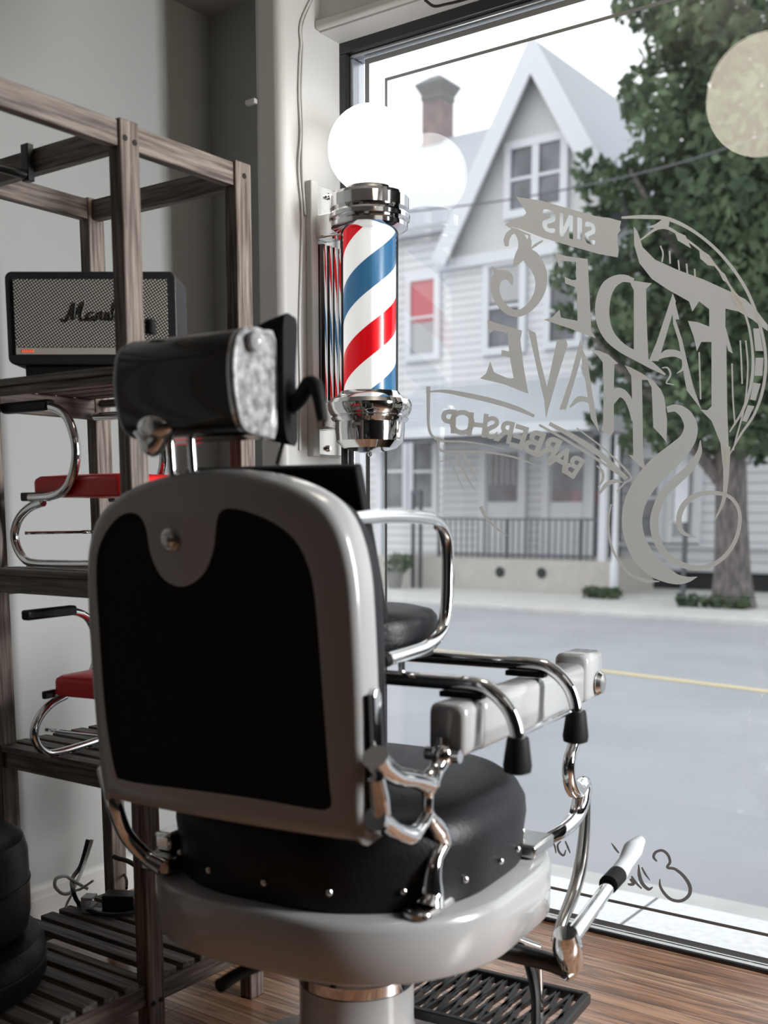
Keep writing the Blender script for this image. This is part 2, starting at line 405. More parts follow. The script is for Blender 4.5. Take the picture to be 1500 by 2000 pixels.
# painted border lines on the pane
def frame_loop(bm, l, t, r_, b_, wd, y):
    for lo, hi in (((l, t-wd), (r_, t)), ((l, b_), (r_, b_+wd)), ((l, b_+wd), (l+wd, t-wd)), ((r_-wd, b_+wd), (r_, t-wd))):
        box(bm, (lo[0], y-.0006, lo[1]), (hi[0], y, hi[1]))
SY = GY-.0004
p1, p2 = onY(713, 116, SY), onY(752, 153, SY); q1, q2 = onY(1180, 1808, SY), onY(1193, 1762, SY)
bm = B(); frame_loop(bm, p1.x, p1.z, 1.62, q1.z, .0145, SY); obj('border_stripe', bm, M['etch'], win, smooth=0)
bm = B(); frame_loop(bm, p2.x, p2.z, 1.55, q2.z, .008, SY); obj('border_stripe', bm, M['etch'], win, smooth=0)

# ================================================================== OUTSIDE
ZO = -.45
bm = B(); box(bm, (-30, 2.665, ZO-.3), (30, 4.14, ZO)); struct('near_sidewalk', bm, M['near_concrete'])
bm = B()
for k in range(-6, 8): box(bm, (-1.62+k*1.3-.006, 2.67, ZO-.02), (-1.62+k*1.3+.006, 4.139, ZO+.0012))
struct('sidewalk_joint', bm, M['stone_dark'])
bm = B(); box(bm, (-30, 4.145, ZO-.3), (30, 4.34, ZO-.012)); struct('near_curb', bm, M['concrete'], bevel=.02)
bm = B(); box(bm, (-60, 4.345, ZO-.4), (40, 15.88, ZO-.05)); struct('road', bm, M['asphalt'])
a, b_ = onZ(1160, 1308, ZO-.045), onZ(1500, 1350, ZO-.045); d = (b_-a).normalized()
bm = B(); bar(bm, a-d*30, b_+d*14, .13, .004); struct('road_marking', bm, M['yellow'])
bm = B(); box(bm, (-60, 15.885, ZO-.4), (40, 16.15, ZO+.03)); struct('far_curb', bm, M['concrete'], bevel=.02)
bm = B(); box(bm, (-60, 16.155, ZO-.4), (40, 18.9, ZO+.02)); struct('far_sidewalk', bm, M['concrete'])
bm = B(); box(bm, (-80, 18.905, ZO-.4), (60, 70, ZO+.01)); struct('ground', bm, M['concrete'])
bm = B(); box(bm, (-30, 2.585, ZO-.3), (30, 2.66, -.001)); struct('trim_4', bm, M['stone_dark'])

# ---- the gabled house over the road
YP, YW = 18.95, 21.0
house = thing('gabled_house', 'pale house across the road with a steep front gable and a porch', 'house', (onY(1040, 1100, YW).x, YW, ZO))
def wrect(x0, y0, x1, y1, Y):
    """pixel rectangle seen on a wall plane -> x range, z range"""
    cxm, cym = (x0+x1)/2, (y0+y1)/2
    return onY(x0, cym, Y).x, onY(x1, cym, Y).x, onY(cxm, y1, Y).z, onY(cxm, y0, Y).z
A = onY(1041, 74, YW-.35); Lr = onY(848, 508, YW-.35); hw = A.x-Lr.x; ax = A.x
x_l = onY(868, 600, YW).x; x_r = onY(1166, 600, YW).x; hr = onY(1200, 600, YW).x-ax
zE = Lr.z+.1; zA = A.z-.35
zsof = onY(1000, 480, YW).z
# front wall below the eave line
bm = B(); box(bm, (x_l, YW, ZO), (x_r, YW+9, zE-.15)); obj('siding_wall', bm, M['siding'], house, smooth=0)
# gable end
bm = B(); prism(bm, [(x_l-.1, zE-.15), (x_r, zE-.15), (x_r, zA-(zA-zE)*(x_r-ax)/hw), (ax, zA)], -.2, ((0, YW-.02, 0), (1, 0, 0), (0, 0, 1))); obj('gable_panel', bm, M['gable_paint'], house, smooth=0)
bm = B(); box(bm, (x_l-.15, YW-.16, zE-.28), (x_r+.02, YW-.01, zE-.06)); obj('eave_trim', bm, M['house_trim'], house, smooth=0)
# roof slopes and barge boards
for s in (-1, 1):
    e = Vector((ax+s*(hw if s < 0 else hr), 0, Lr.z if s < 0 else A.z-(A.z-Lr.z)*hr/hw)); top = Vector((ax, 0, A.z))
    d = (top-e).normalized(); n = Vector((-d.z, 0, d.x)) if s > 0 else Vector((d.z*-1, 0, d.x))
    n = Vector((s*abs(d.z), 0, abs(d.x)))
    bm = B(); stack(bm, [[Vector((q.x, y, q.z)) for q in (e, top, top-Vector((0, 0, .16/abs(n.z))), e-n*.16)] for y in (YW-.36, YW+9.3)])
    obj('roof_slope', bm, M['shingle'], house, smooth=0)
    bm = B(); stack(bm, [[Vector((q.x, y, q.z)) for q in (e+n*.03, top+Vector((0, 0, .03/abs(n.z))), top-Vector((0, 0, .34/abs(n.z))), e-n*.34)] for y in (YW-.44, YW-.365)])
    obj('barge_board', bm, M['house_trim'], house, smooth=0)
def hwindow(parent, x0, y0, x1, y1, Y, name='window', fr=.1, bars=1, pane=None, curtain=None, mullion=False):
    X0, X1, Z0, Z1 = wrect(x0, y0, x1, y1, Y)
    bm = B(); d = .1
    box(bm, (X0, Y-d, Z0), (X0+fr, Y-.003, Z1)); box(bm, (X1-fr, Y-d, Z0), (X1, Y-.003, Z1))
    box(bm, (X0+fr, Y-d, Z0), (X1-fr, Y-.003, Z0+fr)); box(bm, (X0+fr, Y-d, Z1-fr), (X1-fr, Y-.003, Z1))
    zm = (Z0+Z1)/2
    if bars: box(bm, (X0+fr, Y-d*.8, zm-.03), (X1-fr, Y-.02, zm+.03))
    if mullion: box(bm, ((X0+X1)/2-fr/2, Y-d*.9, Z0+fr), ((X0+X1)/2+fr/2, Y-.02, Z1-fr))
    wn = obj(name, bm, M['house_trim'], parent, smooth=0)
    bm = B(); box(bm, (X0+fr*.9, Y-.04, Z0+fr*.9), (X1-fr*.9, Y-.012, Z1-fr*.9)); obj('pane', bm, pane or M['dark_glass'], wn, smooth=0)
    if curtain:
        bm = B(); zc = Z1-(Z1-Z0)*curtain[1]
        box(bm, (X0+fr*1.05, Y-.055, zc), (X1-fr*1.05, Y-.042, Z1-fr)); obj('blind', bm, curtain[0], wn, smooth=0)
    return wn
hwindow(house, 988, 268, 1112, 420, YW-.03, mullion=True, fr=.16)
hwindow(house, 946, 505, 1030, 692, YW, fr=.15, curtain=(M['curtain'], .45))
hwindow(house, 1066, 530, 1140, 680, YW, fr=.14)
# left wing, set back
YB = 23.2
bm = B(); xa, xb = onY(640, 600, YB).x, x_l-.02
box(bm, (xa, YB, ZO), (xb, YB+6, onY(800, 442, YB).z)); obj('siding_wall', bm, M['siding_white'], house, smooth=0)
hwindow(house, 795, 535, 862, 705, YB, fr=.16, curtain=(M['cap_red'], .55), pane=M['curtain'])
hwindow(house, 690, 520, 770, 705, YB, fr=.16)
ze = onY(800, 445, YB-.3).z; zr = onY(860, 272, YB+3.2).z
bm = B(); stack(bm, [[Vector((x, YB-.3, ze)), Vector((x, YB+3.2, zr)), Vector((x, YB+6.6, ze)), Vector((x, YB+6.6, ze-.2)), Vector((x, YB+3.2, zr-.2)), Vector((x, YB-.3, ze-.2))] for x in (xa-.4, ax)])
obj('roof_slope', bm, M['shingle'], house, smooth=0)
# chimney
yc = YB+3.0
X0, X1, Z0, Z1 = wrect(824, 196, 862, 300, yc)
ch = B(); box(ch, (X0, yc, Z0-.6), (X1, yc+.6, Z1)); cho = obj('chimney', ch, M['brick_red'], house, smooth=0)
bm = B(); mx_, my_ = (X0+X1)/2, yc+.3; hwc = (X1-X0)/2
ring = lambda k, z: [Vector((mx_+sx*hwc*k, my_+sy*.3*k, z)) for sx, sy in ((-1, -1), (1, -1), (1, 1), (-1, 1))]
stack(bm, [ring(1.0, Z1+.01), ring(1.12, Z1+.1), ring(1.05, Z1+.16), ring(1.5, Z1+.42), ring(1.4, Z1+.46), ring(.5, Z1+.66)]); obj('chimney_cap', bm, M['stone_dark'], cho, smooth=0)
# porch: base wall, floor, roof, posts, doors, railing
xp0, xp1 = onY(720, 1100, YP).x, onY(1193, 1110, YP).x
zf = onY(1000, 1092, YP).z
bm = B(); box(bm, (xp0, YP, ZO), (xp1, YW-.01, zf)); pb = obj('porch_base', bm, M['porch_wall'], house, smooth=0)
for px_, py_ in ((977, 1117), (1058, 1119)):
    c = onY(px_, py_, YP); bm = B(); lathe(bm, [(.095, 0), (.1, .02), (.07, .03)], c, 20, axis=(0, -1, 0)); obj('vent', bm, M['dark_shade'], pb)
zg0 = onY(900, 836, YP-.2).z; zg1 = onY(1000, 745, YW).z
bm = B(); xr0, xr1 = onY(700, 830, YP-.2).x, onY(1150, 800, YP-.2).x
stack(bm, [[Vector((x, YP-.2, zg0)), Vector((x, YW-.001, zg1)), Vector((x, YW-.001, zg0-.1)), Vector((x, YP-.2, zg0-.1))] for x in (xr0, xr1)]); obj('porch_roof', bm, M['shingle'], house, smooth=0)
bm = B(); box(bm, (xr0-.1, YP-.36, zg0-.16), (xr1+.1, YP-.21, zg0+.02)); obj('gutter', bm, M['house_trim'], house, smooth=0)
bm = B(); box(bm, (xr0-.1, YP-.3, zg0-.24), (xr1+.1, YP-.23, zg0-.161)); obj('fascia', bm, M['iron'], house, smooth=0)
for px_ in (742, 1180):
    x = onY(px_, 950, YP+.15).x; bm = B(); box(bm, (x-.07, YP+.1, zf), (x+.07, YP+.24, zg0-.17)); obj('porch_post', bm, M['house_trim'], house, smooth=0)
hwindow(house, 744, 838, 800, 1003, YW-.002, fr=.13); hwindow(house, 802, 838, 858, 1003, YW-.002, fr=.13)
def hdoor(x0, x1, gx0, gy0, gx1, gy1, curtain):
    X0, X1, Z0, Z1 = wrect(x0, 868, x1, 1086, YW); Z0 = zf
    bm = B(); box(bm, (X0, YW-.12, Z0), (X0+.16, YW-.003, Z1)); box(bm, (X1-.16, YW-.12, Z0), (X1, YW-.003, Z1)); box(bm, (X0+.16, YW-.12, Z1-.16), (X1-.16, YW-.003, Z1))
    dr = obj('door', bm, M['house_trim'], house, smooth=0)
    bm = B(); box(bm, (X0+.162, YW-.06, Z0), (X1-.162, YW-.004, Z1-.162)); obj('door_leaf', bm, M['house_trim'], dr, smooth=0)
    a0, a1, c0_, c1_ = wrect(gx0, gy0, gx1, gy1, YW)
    bm = B(); box(bm, (a0, YW-.075, c0_), (a1, YW-.061, c1_)); obj('pane', bm, M['dark_glass'], dr, smooth=0)
    if curtain:
        bm = B()
        for k in range(5):
            xk = a0+(a1-a0)*(k+.5)/5; box(bm, (xk-.035, YW-.085, c0_+.35), (xk+.02, YW-.076, c1_))
        obj('curtain', bm, M['curtain'], dr, smooth=0)
    return dr
hdoor(940, 1030, 957, 885, 1013, 980, True); hdoor(1062, 1164, 1081, 884, 1141, 980, False)
def rail(x0, x1):
    bm = B(); xa, xb = onY(x0, 1013, YP+.2).x, onY(x1, 1013, YP+.2).x; zt = onY(1000, 1012, YP+.2).z
    box(bm, (xa, YP+.17, zt-.04), (xb, YP+.23, zt)); box(bm, (xa, YP+.18, zf+.06), (xb, YP+.22, zf+.1))
    n = int((xb-xa)/.13)
    for i in range(n+1):
        x = xa+(xb-xa)*i/n; r_ = .028 if i % 12 == 0 else .011
        box(bm, (x-r_, YP+.2-r_, zf), (x+r_, YP+.2+r_, zt-.04))
    obj('porch_railing', bm, M['iron'], house, smooth=0)
rail(858, 1186)
# steps rail and mail box on the porch
bm = B(); x = onY(823, 1050, YP-.1).x
box(bm, (x-.12, YP-.3, ZO+.02), (x-.06, YP-.24, ZO+1.9)); box(bm, (x+.06, YP-.3, ZO+.02), (x+.12, YP-.24, ZO+1.9)); box(bm, (x-.12, YP-.31, ZO+1.9), (x+.12, YP-.23, ZO+1.98))
tag(obj('iron_post', bm, M['iron'], smooth=0), 'dark double iron post at the left end of the porch railing', 'post')
# small dark bucket planter at the corner of the porch
c = onZ(771, 1110, ZO+.02); c.z = ZO+.02; c.y = 18.3; c.x = onY(771, 1100, 18.3).x
pl = thing('potted_shrub', 'small dark shrub in a grey pot at the left foot of the porch', 'plant', c)
bm = B(); lathe(bm, [(.13, 0), (.17, .3), (.18, .34), (.16, .35)], c, 20); obj('pot', bm, M['stone_dark'], pl)
def leaves(bm, blobs, count, size, rnd):
    tot = sum(b_[1]**2 for b_ in blobs)
    for c, r_, sy in blobs:
        for _ in range(max(6, int(count*r_*r_/tot))):
            while True:
                v = Vector((rnd.uniform(-1, 1), rnd.uniform(-1, 1), rnd.uniform(-1, 1)))
                if v.length <= 1: break
            p = Vector(c)+Vector((v.x*r_, v.y*r_*sy, v.z*r_))
            u = Vector((rnd.gauss(0, 1), rnd.gauss(0, 1), rnd.gauss(0, .7))).normalized(); t = u.orthogonal().normalized()
            t.rotate(Matrix.Rotation(rnd.uniform(0, 6.28), 3, u)); s = size*rnd.uniform(.6, 1.3)
            q = u.cross(t)
            bm.faces.new([bm.verts.new(p+t*s*.5), bm.verts.new(p+q*s*.28), bm.verts.new(p-t*s*.5), bm.verts.new(p-q*s*.28)])
rnd = random.Random(3)
bm = B(); leaves(bm, [((c.x+.05, c.y, c.z+.5), .24, 1), ((c.x+.3, c.y, c.z+.55), .16, 1)], 420, .09, rnd); obj('foliage', bm, M['leaf'], pl, smooth=0, recalc=False)

# ---- neighbour house, pale siding
YN = 21.6
nb = thing('sided_house', 'white sided house at the right behind the tree trunk', 'house', (onY(1400, 1100, YN).x, YN, ZO))
xn0 = onY(1204, 1000, YN).x+.1; zb = onY(1400, 1118, YN).z
bm = B(); box(bm, (xn0, YN, zb), (xn0+16, YN+9, 6.2)); obj('siding_wall', bm, M['siding_white'], nb, smooth=0)
bm = B(); box(bm, (xn0+.1, YN+.12, ZO), (xn0+16, YN+8.9, zb)); obj('foundation', bm, M['dark_shade'], nb, smooth=0)
bm = B(); stack(bm, [[Vector((x, YN-.5, 6.2)), Vector((x, YN+4.5, 9.2)), Vector((x, YN+9.5, 6.2))] for x in (xn0-.4, xn0+16)]); obj('roof_slope', bm, M['shingle'], nb, smooth=0)
hwindow(nb, 1236, 880, 1302, 1064, YN, fr=.16); hwindow(nb, 1303, 890, 1372, 1064, YN, fr=.16, pane=M['curtain'])
bm = B(); box(bm, (xn0, YN-.1, onY(1300, 1062, YN).z-.06), (xn0+8, YN-.003, onY(1300, 1062, YN).z+.02)); obj('belt_board', bm, M['house_trim'], nb, smooth=0)
bm = B(); x0, x1 = onY(1170, 1000, 21.2).x, onY(1190, 1000, 21.2).x  # dark box stands in for the shaded gap between the houses
box(bm, (x0, 20.9, ZO), (x1, 21.2, 5.2)); tag(obj('gap_shade_strip', bm, M['iron'], smooth=0), 'tall dark strip standing for the shade in the gap between the two houses', 'post')

# ---- white pole, sign post, overhead wire
c = onZ(1198, 1168, ZO+.02); bm = B(); t_ = onY(1203, 850, c.y)
lathe(bm, [(.075, 0), (.075, .62), (.055, .66), (.05, t_.z-c.z)], c, 16); tag(obj('white_pole', bm, M['house_trim']), 'slim white pole on the far sidewalk at the right end of the porch', 'pole')
c = onZ(1333, 1178, ZO+.02)
sg = thing('sign_post', 'dark sign post with a narrow pale plate beside the tree trunk', 'sign', c)
bm = B(); zt = onY(1331, 860, c.y).z; box(bm, (c.x-.035, c.y-.03, c.z), (c.x+.035, c.y+.03, zt)); obj('post', bm, M['iron'], sg, smooth=0)
bm = B(); X0, X1, Z0, Z1 = wrect(1320, 835, 1346, 1020, c.y-.05); box(bm, (X0, c.y-.06, Z0), (X1, c.y-.04, Z1)); obj('sign_plate', bm, M['house_trim'], sg, smooth=0)
bm = B(); tube(bm, [onY(560, 440, 13), onY(794, 414, 13), onY(1018, 386, 13), onY(1304, 325, 13), onY(1560, 240, 13)], .010, 6); tag(obj('overhead_wire', bm, M['iron']), 'thin dark wire strung across the street in front of the gable', 'wire')

# ---- street tree
c = onZ(1432, 1186, ZO+.02); TY = c.y
tree = thing('street_tree', 'leafy tree on the far sidewalk overhanging the right of the view', 'tree', c)
bm = B(); pts = [c+Vector((0, 0, -.05)), onY(1430, 1120, TY), onY(1428, 1000, TY), onY(1425, 880, TY), onY(1400, 700, TY), onY(1390, 500, TY), onY(1400, 250, TY)]
tube(bm, pts, [.38, .29, .25, .24, .19, .13, .05], 14)
tube(bm, [onY(1424, 960, TY), onY(1370, 890, TY-.2), onY(1300, 800, TY-.4), onY(1210, 720, TY-.5), onY(1130, 620, TY-.6)], [.13, .12, .09, .06, .03], 8)
tube(bm, [onY(1415, 800, TY), onY(1480, 650, TY+.3), onY(1540, 450, TY+.5)], [.15, .1, .05], 8)
tube(bm, [onY(1395, 600, TY), onY(1300, 450, TY-.4), onY(1230, 330, TY-.8)], [.1, .07, .03], 8)
obj('trunk', bm, M['bark'], tree)
blobs = []
for x, y, r_ in [(1235, 15, 34), (1290, 18, 48), (1350, 30, 70), (1420, 45, 75), (1480, 60, 90), (1300, 105, 40), (1370, 110, 70), (1440, 140, 80), (1250, 175, 34), (1300, 200, 46), (1240, 215, 22), (1345, 235, 50), (1275, 260, 38), (1330, 300, 55), (1400, 290, 80), (1470, 260, 90), (1160, 345, 40), (1210, 365, 40), (1270, 350, 55), (1340, 390, 75), (1420, 400, 90), (1490, 420, 90), (1170, 400, 28),
                 (1300, 455, 60), (1380, 490, 90), (1460, 520, 90), (1120, 495, 34), (1180, 520, 40), (1100, 545, 26), (1240, 520, 48), (1310, 550, 65), (1400, 600, 85), (1480, 640, 80), (1160, 590, 40), (1230, 600, 50), (1110, 620, 26), (1290, 640, 60), (1360, 690, 70), (1440, 720, 80), (1500, 740, 70), (1180, 655, 34), (1230, 690, 45), (1170, 720, 26), (1290, 730, 55), (1210, 770, 34), (1360, 780, 60), (1450, 810, 70), (1270, 810, 42), (1240, 860, 26), (1300, 860, 26), (1480, 860, 40), (1400, 850, 40), (1160, 815, 16), (1540, 300, 90), (1550, 550, 100)]:
    yy = TY+rnd.uniform(-1.3, .9); p = onY(x, y, yy); blobs.append((p, r_/2181*(yy*1.18)*1.02, 1.3))
bm = B(); leaves(bm, blobs, 14000, .23, rnd); obj('foliage', bm, M['leaf'], tree, smooth=0, recalc=False)
# low plants at the foot of the pole and the trunk
for name, px_, py_, lab, wdt in (('weed_clump', 1175, 1168, 'low dark weeds at the foot of the white pole', .5), ('weed_clump', 1390, 1186, 'low dark weeds growing around the tree trunk', 1.0)):
    c = onZ(px_, py_, ZO+.03); bm = B(); leaves(bm, [((c.x+wdt*(i/5-.5), c.y, c.z+.09), .11, 1.5) for i in range(6)], 500, .1, rnd)
    tag(obj(name, bm, M['leaf'], smooth=0, recalc=False), lab, 'plant')

# ================================================================== WOODEN RACK
XF, XK, PT = -1.64, -2.135, .035       # front face, rear posts, post thickness
rack = thing('slatted_rack', 'weathered wooden open rack with slatted shelves along the left wall', 'shelf', (-1.88, 1.2, 0))
def post(x0, y0, y1, dowels=()):
    bm = B(); box(bm, (x0, y0, 0), (x0+PT, y1, 1.812)); p = obj('post', bm, M['wood_z'], rack, bevel=.003, seg=2)
    if dowels:
        for (y, z) in dowels:
            bm = B(); lathe(bm, [(.0055, 0), (.0055, .0012)], (x0+PT, y, z), 14, axis=(1, 0, 0)); obj('dowel_hole', bm, M['dowel'], p, smooth=0)
PY = [(.50, .545), (1.4505, 1.4955), (1.755, 1.80)]
post(XF-PT, *PY[0]); post(XF-PT, *PY[1], dowels=((1.461, 1.778), (1.484, 1.775), (1.463, onX(306, 1957, XF).z), (1.484, onX(327, 1946, XF).z))); post(XF-PT, *PY[2], dowels=((1.779, 1.785),))
for y0, y1 in PY: post(XK, y0, y1)
RH = .045
def rail_y(x, z, y0=.546, y1=1.754, gaps=True):
    segs = [(.546, 1.4503), (1.4957, 1.7548)]
    for a, b_ in segs:
        bm = B(); box(bm, (x-.012, a, z-RH), (x+.012, b_, z)); obj('rail', bm, M['wood_y'], rack, bevel=.002)
def rail_x(y, z, h=RH):
    bm = B(); box(bm, (XK+PT+.0003, y-.011, z-h), (XF-PT-.0003, y+.011, z)); obj('crossbar', bm, M['wood_x'], rack, bevel=.002)
def rail_bay(x, z, bays):
    for i in bays:
        a, b_ = ((.5455, 1.4500), (1.4960, 1.7545))[i]
        bm = B(); box(bm, (x-.012, a, z-RH), (x+.012, b_, z)); obj('rail', bm, M['wood_y'], rack, bevel=.002)
for x in (XF-.0185, XK+PT-.014): rail_bay(x, 1.808, (0, 1))
for y in (.5225, 1.473, 1.7775): rail_x(y, 1.808)
# bottom shelf runs the whole length, the three upper ones only between the two right-hand pairs of posts
SHELF = [.142, .572, .965, 1.360]      # rail tops
for i, z in enumerate(SHELF):
    rail_bay(XF-.0185, z, (0, 1) if i == 0 else ()); rail_bay(XK+PT-.014, z, (0, 1) if i == 0 else (1,))
    for y in ((.5225, 1.473, 1.7775) if i == 0 else (1.473, 1.7775)): rail_x(y, z, .038 if i < 3 else .016)
    y = .555 if i == 0 else 1.452
    while y < 1.76:
        if i or not (y+.036 > 1.447 and y < 1.50 or y > 1.748):
            x0, x1 = (XK+.012, XF-.006) if i == 0 else (XK+.012, XF-.012)
            if i and (y < 1.497 or y+.036 > 1.753): x0, x1 = XK+PT+.0005, XF-PT-.0005
            bm = B(); box(bm, (x0, y, z+.0004), (x1, y+.036, z+.0145)); obj('slat', bm, M['wood_x'], rack, bevel=.0015, seg=1)
        y += .0525 if i == 0 else .0524
ST = [z+.0147 for z in SHELF]
# black hanging bar bracket under the top crossbar
hb = thing('hanging_bar', 'black metal hanging bar on a bracket under the top crossbar of the rack', 'bar', (-1.8, 1.38, 1.7))
Y0 = 1.461
c = onY(50, 300, Y0-.012); bm = B(); box(bm, (c.x-.011, Y0-.016, c.z-.052), (c.x+.011, Y0-.0005, c.z+.018)); obj('bracket', bm, M['black_metal'], hb, bevel=.002)
bm = B(); tube(bm, [(c.x, Y0-.017, c.z-.04), (c.x, Y0-.2, c.z-.04), (c.x, Y0-.8, c.z-.04)], .009, 14); obj('bar', bm, M['black_metal'], hb)

# ================================================================== LOUDSPEAKER
Fh = Vector((-sin(YAW), cos(YAW), 0)); Rh = _R.copy(); Zu = Vector((0, 0, 1))
P0 = _C + ray(179, 628)*2.235; SH = .182; SW = .345; SD = .15
sz0 = ST[3]+.022; fc = Vector((P0.x, P0.y, sz0))           # bottom middle of the front
sp_ = thing('loudspeaker', 'black vintage style loudspeaker with woven grey grille on the upper rack shelf', 'speaker', (fc.x, fc.y, ST[3]), YAW)
# local axes: x = right, y = away, z = up
def rrect(w_, h_, r_, cx_=0, cy_=0, n=5): return [(cx_+p[0], cy_+p[1]) for p in rsquare(w_, r_, n, sy=h_)]
H0 = .022
bm = B(); ring0 = rrect(SW, SH, .014, 0, H0+SH/2); ringB = rrect(SW-.006, SH-.006, .014, 0, H0+SH/2)
stack(bm, [[Vector((p[0], 0, p[1])) for p in ring0], [Vector((p[0], SD-.03, p[1])) for p in ring0], [Vector((p[0], SD, p[1])) for p in [(q[0]*.97, H0+SH/2+(q[1]-H0-SH/2)*.9) for q in ring0]]])
obj('cabinet', bm, M['vinyl_black'], sp_, local=True, bevel=.003)
gw, gh, gz = SW-.036, SH-.05, H0+.034
bm = B(); box(bm, (-gw/2, -.0035, gz), (gw/2, -.0003, gz+gh)); obj('grille', bm, M['grille'], sp_, local=True, smooth=0)
bm = B(); box(bm, (-gw/2, -.004, gz-.0145), (gw/2, -.0003, gz-.0012)); ctl = obj('control_strip', bm, M['cream_text'], sp_, local=True, smooth=0)
bm = B()
for i in range(6):
    x = -gw/2+.012+i*.0042; tube(bm, [(x, -.0046, gz-.0105), (x+.0016, -.0046, gz-.0055), (x+.0026, -.0046, gz-.0105)], .0005, 6, n=2)
obj('printed_marking', bm, M['orange'], ctl, local=True)
bm = B(); box(bm, (-SW/2+.03, .012, 0), (SW/2-.03, SD-.01, H0-.0003)); obj('plinth', bm, M['black_metal'], sp_, local=True, bevel=.003)
bm = B(); xm, zm = .03, gz+gh*.5
def stroke(bm, pts, r_, y=-.0055): tube(bm, [(-.058+(x+.072)*1.38, y, zm+(z-zm)*1.3) for x, z in pts], r_*.82, 8, n=5)
u = .0105
L0 = -.072
# script word: a tall capital M, then lower case letters joined
stroke(bm, [(L0, zm-.008), (L0+.006, zm-.012), (L0+.014, zm+.002), (L0+.02, zm+.016), (L0+.017, zm-.010)], .0016)
stroke(bm, [(L0+.017, zm-.010), (L0+.026, zm+.006), (L0+.034, zm+.017), (L0+.029, zm-.002), (L0+.031, zm-.011), (L0+.04, zm-.006)], .0016)
x = L0+.038
for ch_ in 'arshall':
    if ch_ == 'a': stroke(bm, [(x+.010, zm), (x+.004, zm+.001), (x, zm-.006), (x+.004, zm-.011), (x+.010, zm-.004), (x+.009, zm-.011), (x+.015, zm-.008)], .0014); x += .014
    if ch_ == 'r': stroke(bm, [(x, zm-.010), (x+.003, zm+.001), (x+.008, zm+.0), (x+.007, zm-.009), (x+.012, zm-.009)], .0014); x += .011
    if ch_ == 's': stroke(bm, [(x, zm-.010), (x+.005, zm+.002), (x+.008, zm-.006), (x+.003, zm-.011), (x+.011, zm-.008)], .0014); x += .011
    if ch_ == 'h': stroke(bm, [(x, zm-.011), (x+.007, zm+.013), (x+.004, zm+.014), (x+.001, zm-.011), (x+.006, zm), (x+.009, zm-.010), (x+.013, zm-.008)], .0014); x += .013
    if ch_ == 'l': stroke(bm, [(x, zm-.010), (x+.008, zm+.013), (x+.004, zm+.014), (x+.004, zm-.011), (x+.009, zm-.008)], .0014); x += .009
obj('script_logo', bm, M['black_metal'], sp_, local=True)

# ================================================================== CHROME BOOSTER SEATS ON THE RACK
def make_booster(name, label):
    """local: x to the right along the loops, y away, z up from the shelf"""
    r = thing(name, label, 'booster seat', (0, 0, 0), 0, 'red booster seats on the rack')
    ref = onY(150, 1112, 1.50)
    def q(x, y): p = onY(x, y, 1.50); return p.x-ref.x, p.z-ref.z
    R0 = .0095
    for yy in (0, .24):
        f = lambda pts: [(a, yy, b_) for a, b_ in [q(*p) for p in pts]]
        bm = B(); tube(bm, f([(14, 806), (60, 803), (100, 802), (128, 818), (143, 852), (149, 890), (144, 930), (128, 962), (100, 976), (60, 979)]), R0, 14); obj('arm_loop', bm, M['chrome'], r, local=True)
        bm = B(); tube(bm, f([(84, 988), (58, 999), (38, 1020), (29, 1048), (33, 1074), (46, 1096), (64, 1106), (110, 1109), (230, 1110)]), R0, 14); obj('sled_leg', bm, M['chrome'], r, local=True)
        a0 = q(10, 806); a1 = q(100, 803); bm = B(); box(bm, (a0[0], yy-.012, a0[1]-.011), (a1[0], yy+.012, a0[1]+.012))
        if yy == 0: obj('arm_pad', bm, M['leather'], r, local=True, bevel=.006, seg=3)
        a0 = q(44, 986); a1 = q(100, 972); bm = B(); box(bm, (a0[0], yy-.006, a0[1]), (a1[0], yy+.006, a1[1]+.004)); obj('seat_bracket', bm, M['black_metal'], r, local=True, bevel=.004, seg=3)
    a0, a1 = q(50, 984), q(238, 984); zt = q(60, 943)[1]; w_ = a1[0]-a0[0]
    bm = B(); stack(bm, [[Vector(((a0[0]+a1[0])/2+p[0]*k, .12+p[1]*k, z)) for p in rsquare(w_, .03, 5, sy=.22)] for k, z in ((.97, a0[1]+.006), (1, a0[1]+.010), (1, zt-.006), (.985, zt), (.93, zt+.006), (.6, zt+.010))]); obj('seat', bm, M['leather_red'], r, local=True)
    bm = B(); x_, z_ = q(40, 1048); tube(bm, [(x_+.004, .011, z_), (x_+.004,   .229, z_)], .004, 8); obj('crossbar', bm, M['chrome'], r, local=True)
    return r, ref
bs, ref = make_booster('booster_seat', 'chrome framed booster seat with red cushion on the shelf below the loudspeaker')
bs.location = (ref.x, 1.50, ST[2]+.0095)
b2 = copy_thing(bs, label='chrome framed booster seat with red cushion on the rack shelf under the other one', rz=radians(100))
k_ = onY(64, 1106, 1.50); lx, ly = k_.x-ref.x, .24; g_ = onZ(58, 1476, ST[1]); a_ = radians(100)
for ch in list(b2.children):
    if ch.name.startswith('arm_pad'):
        pd = ch.copy(); COL.objects.link(pd); pd.parent = b2; pd.location.y = .24
b2.scale = (.93, .93, .9)
b2.location = (.05+g_.x-(lx*cos(a_)-ly*sin(a_)), g_.y-(lx*sin(a_)+ly*cos(a_)), ST[1]+.0095)
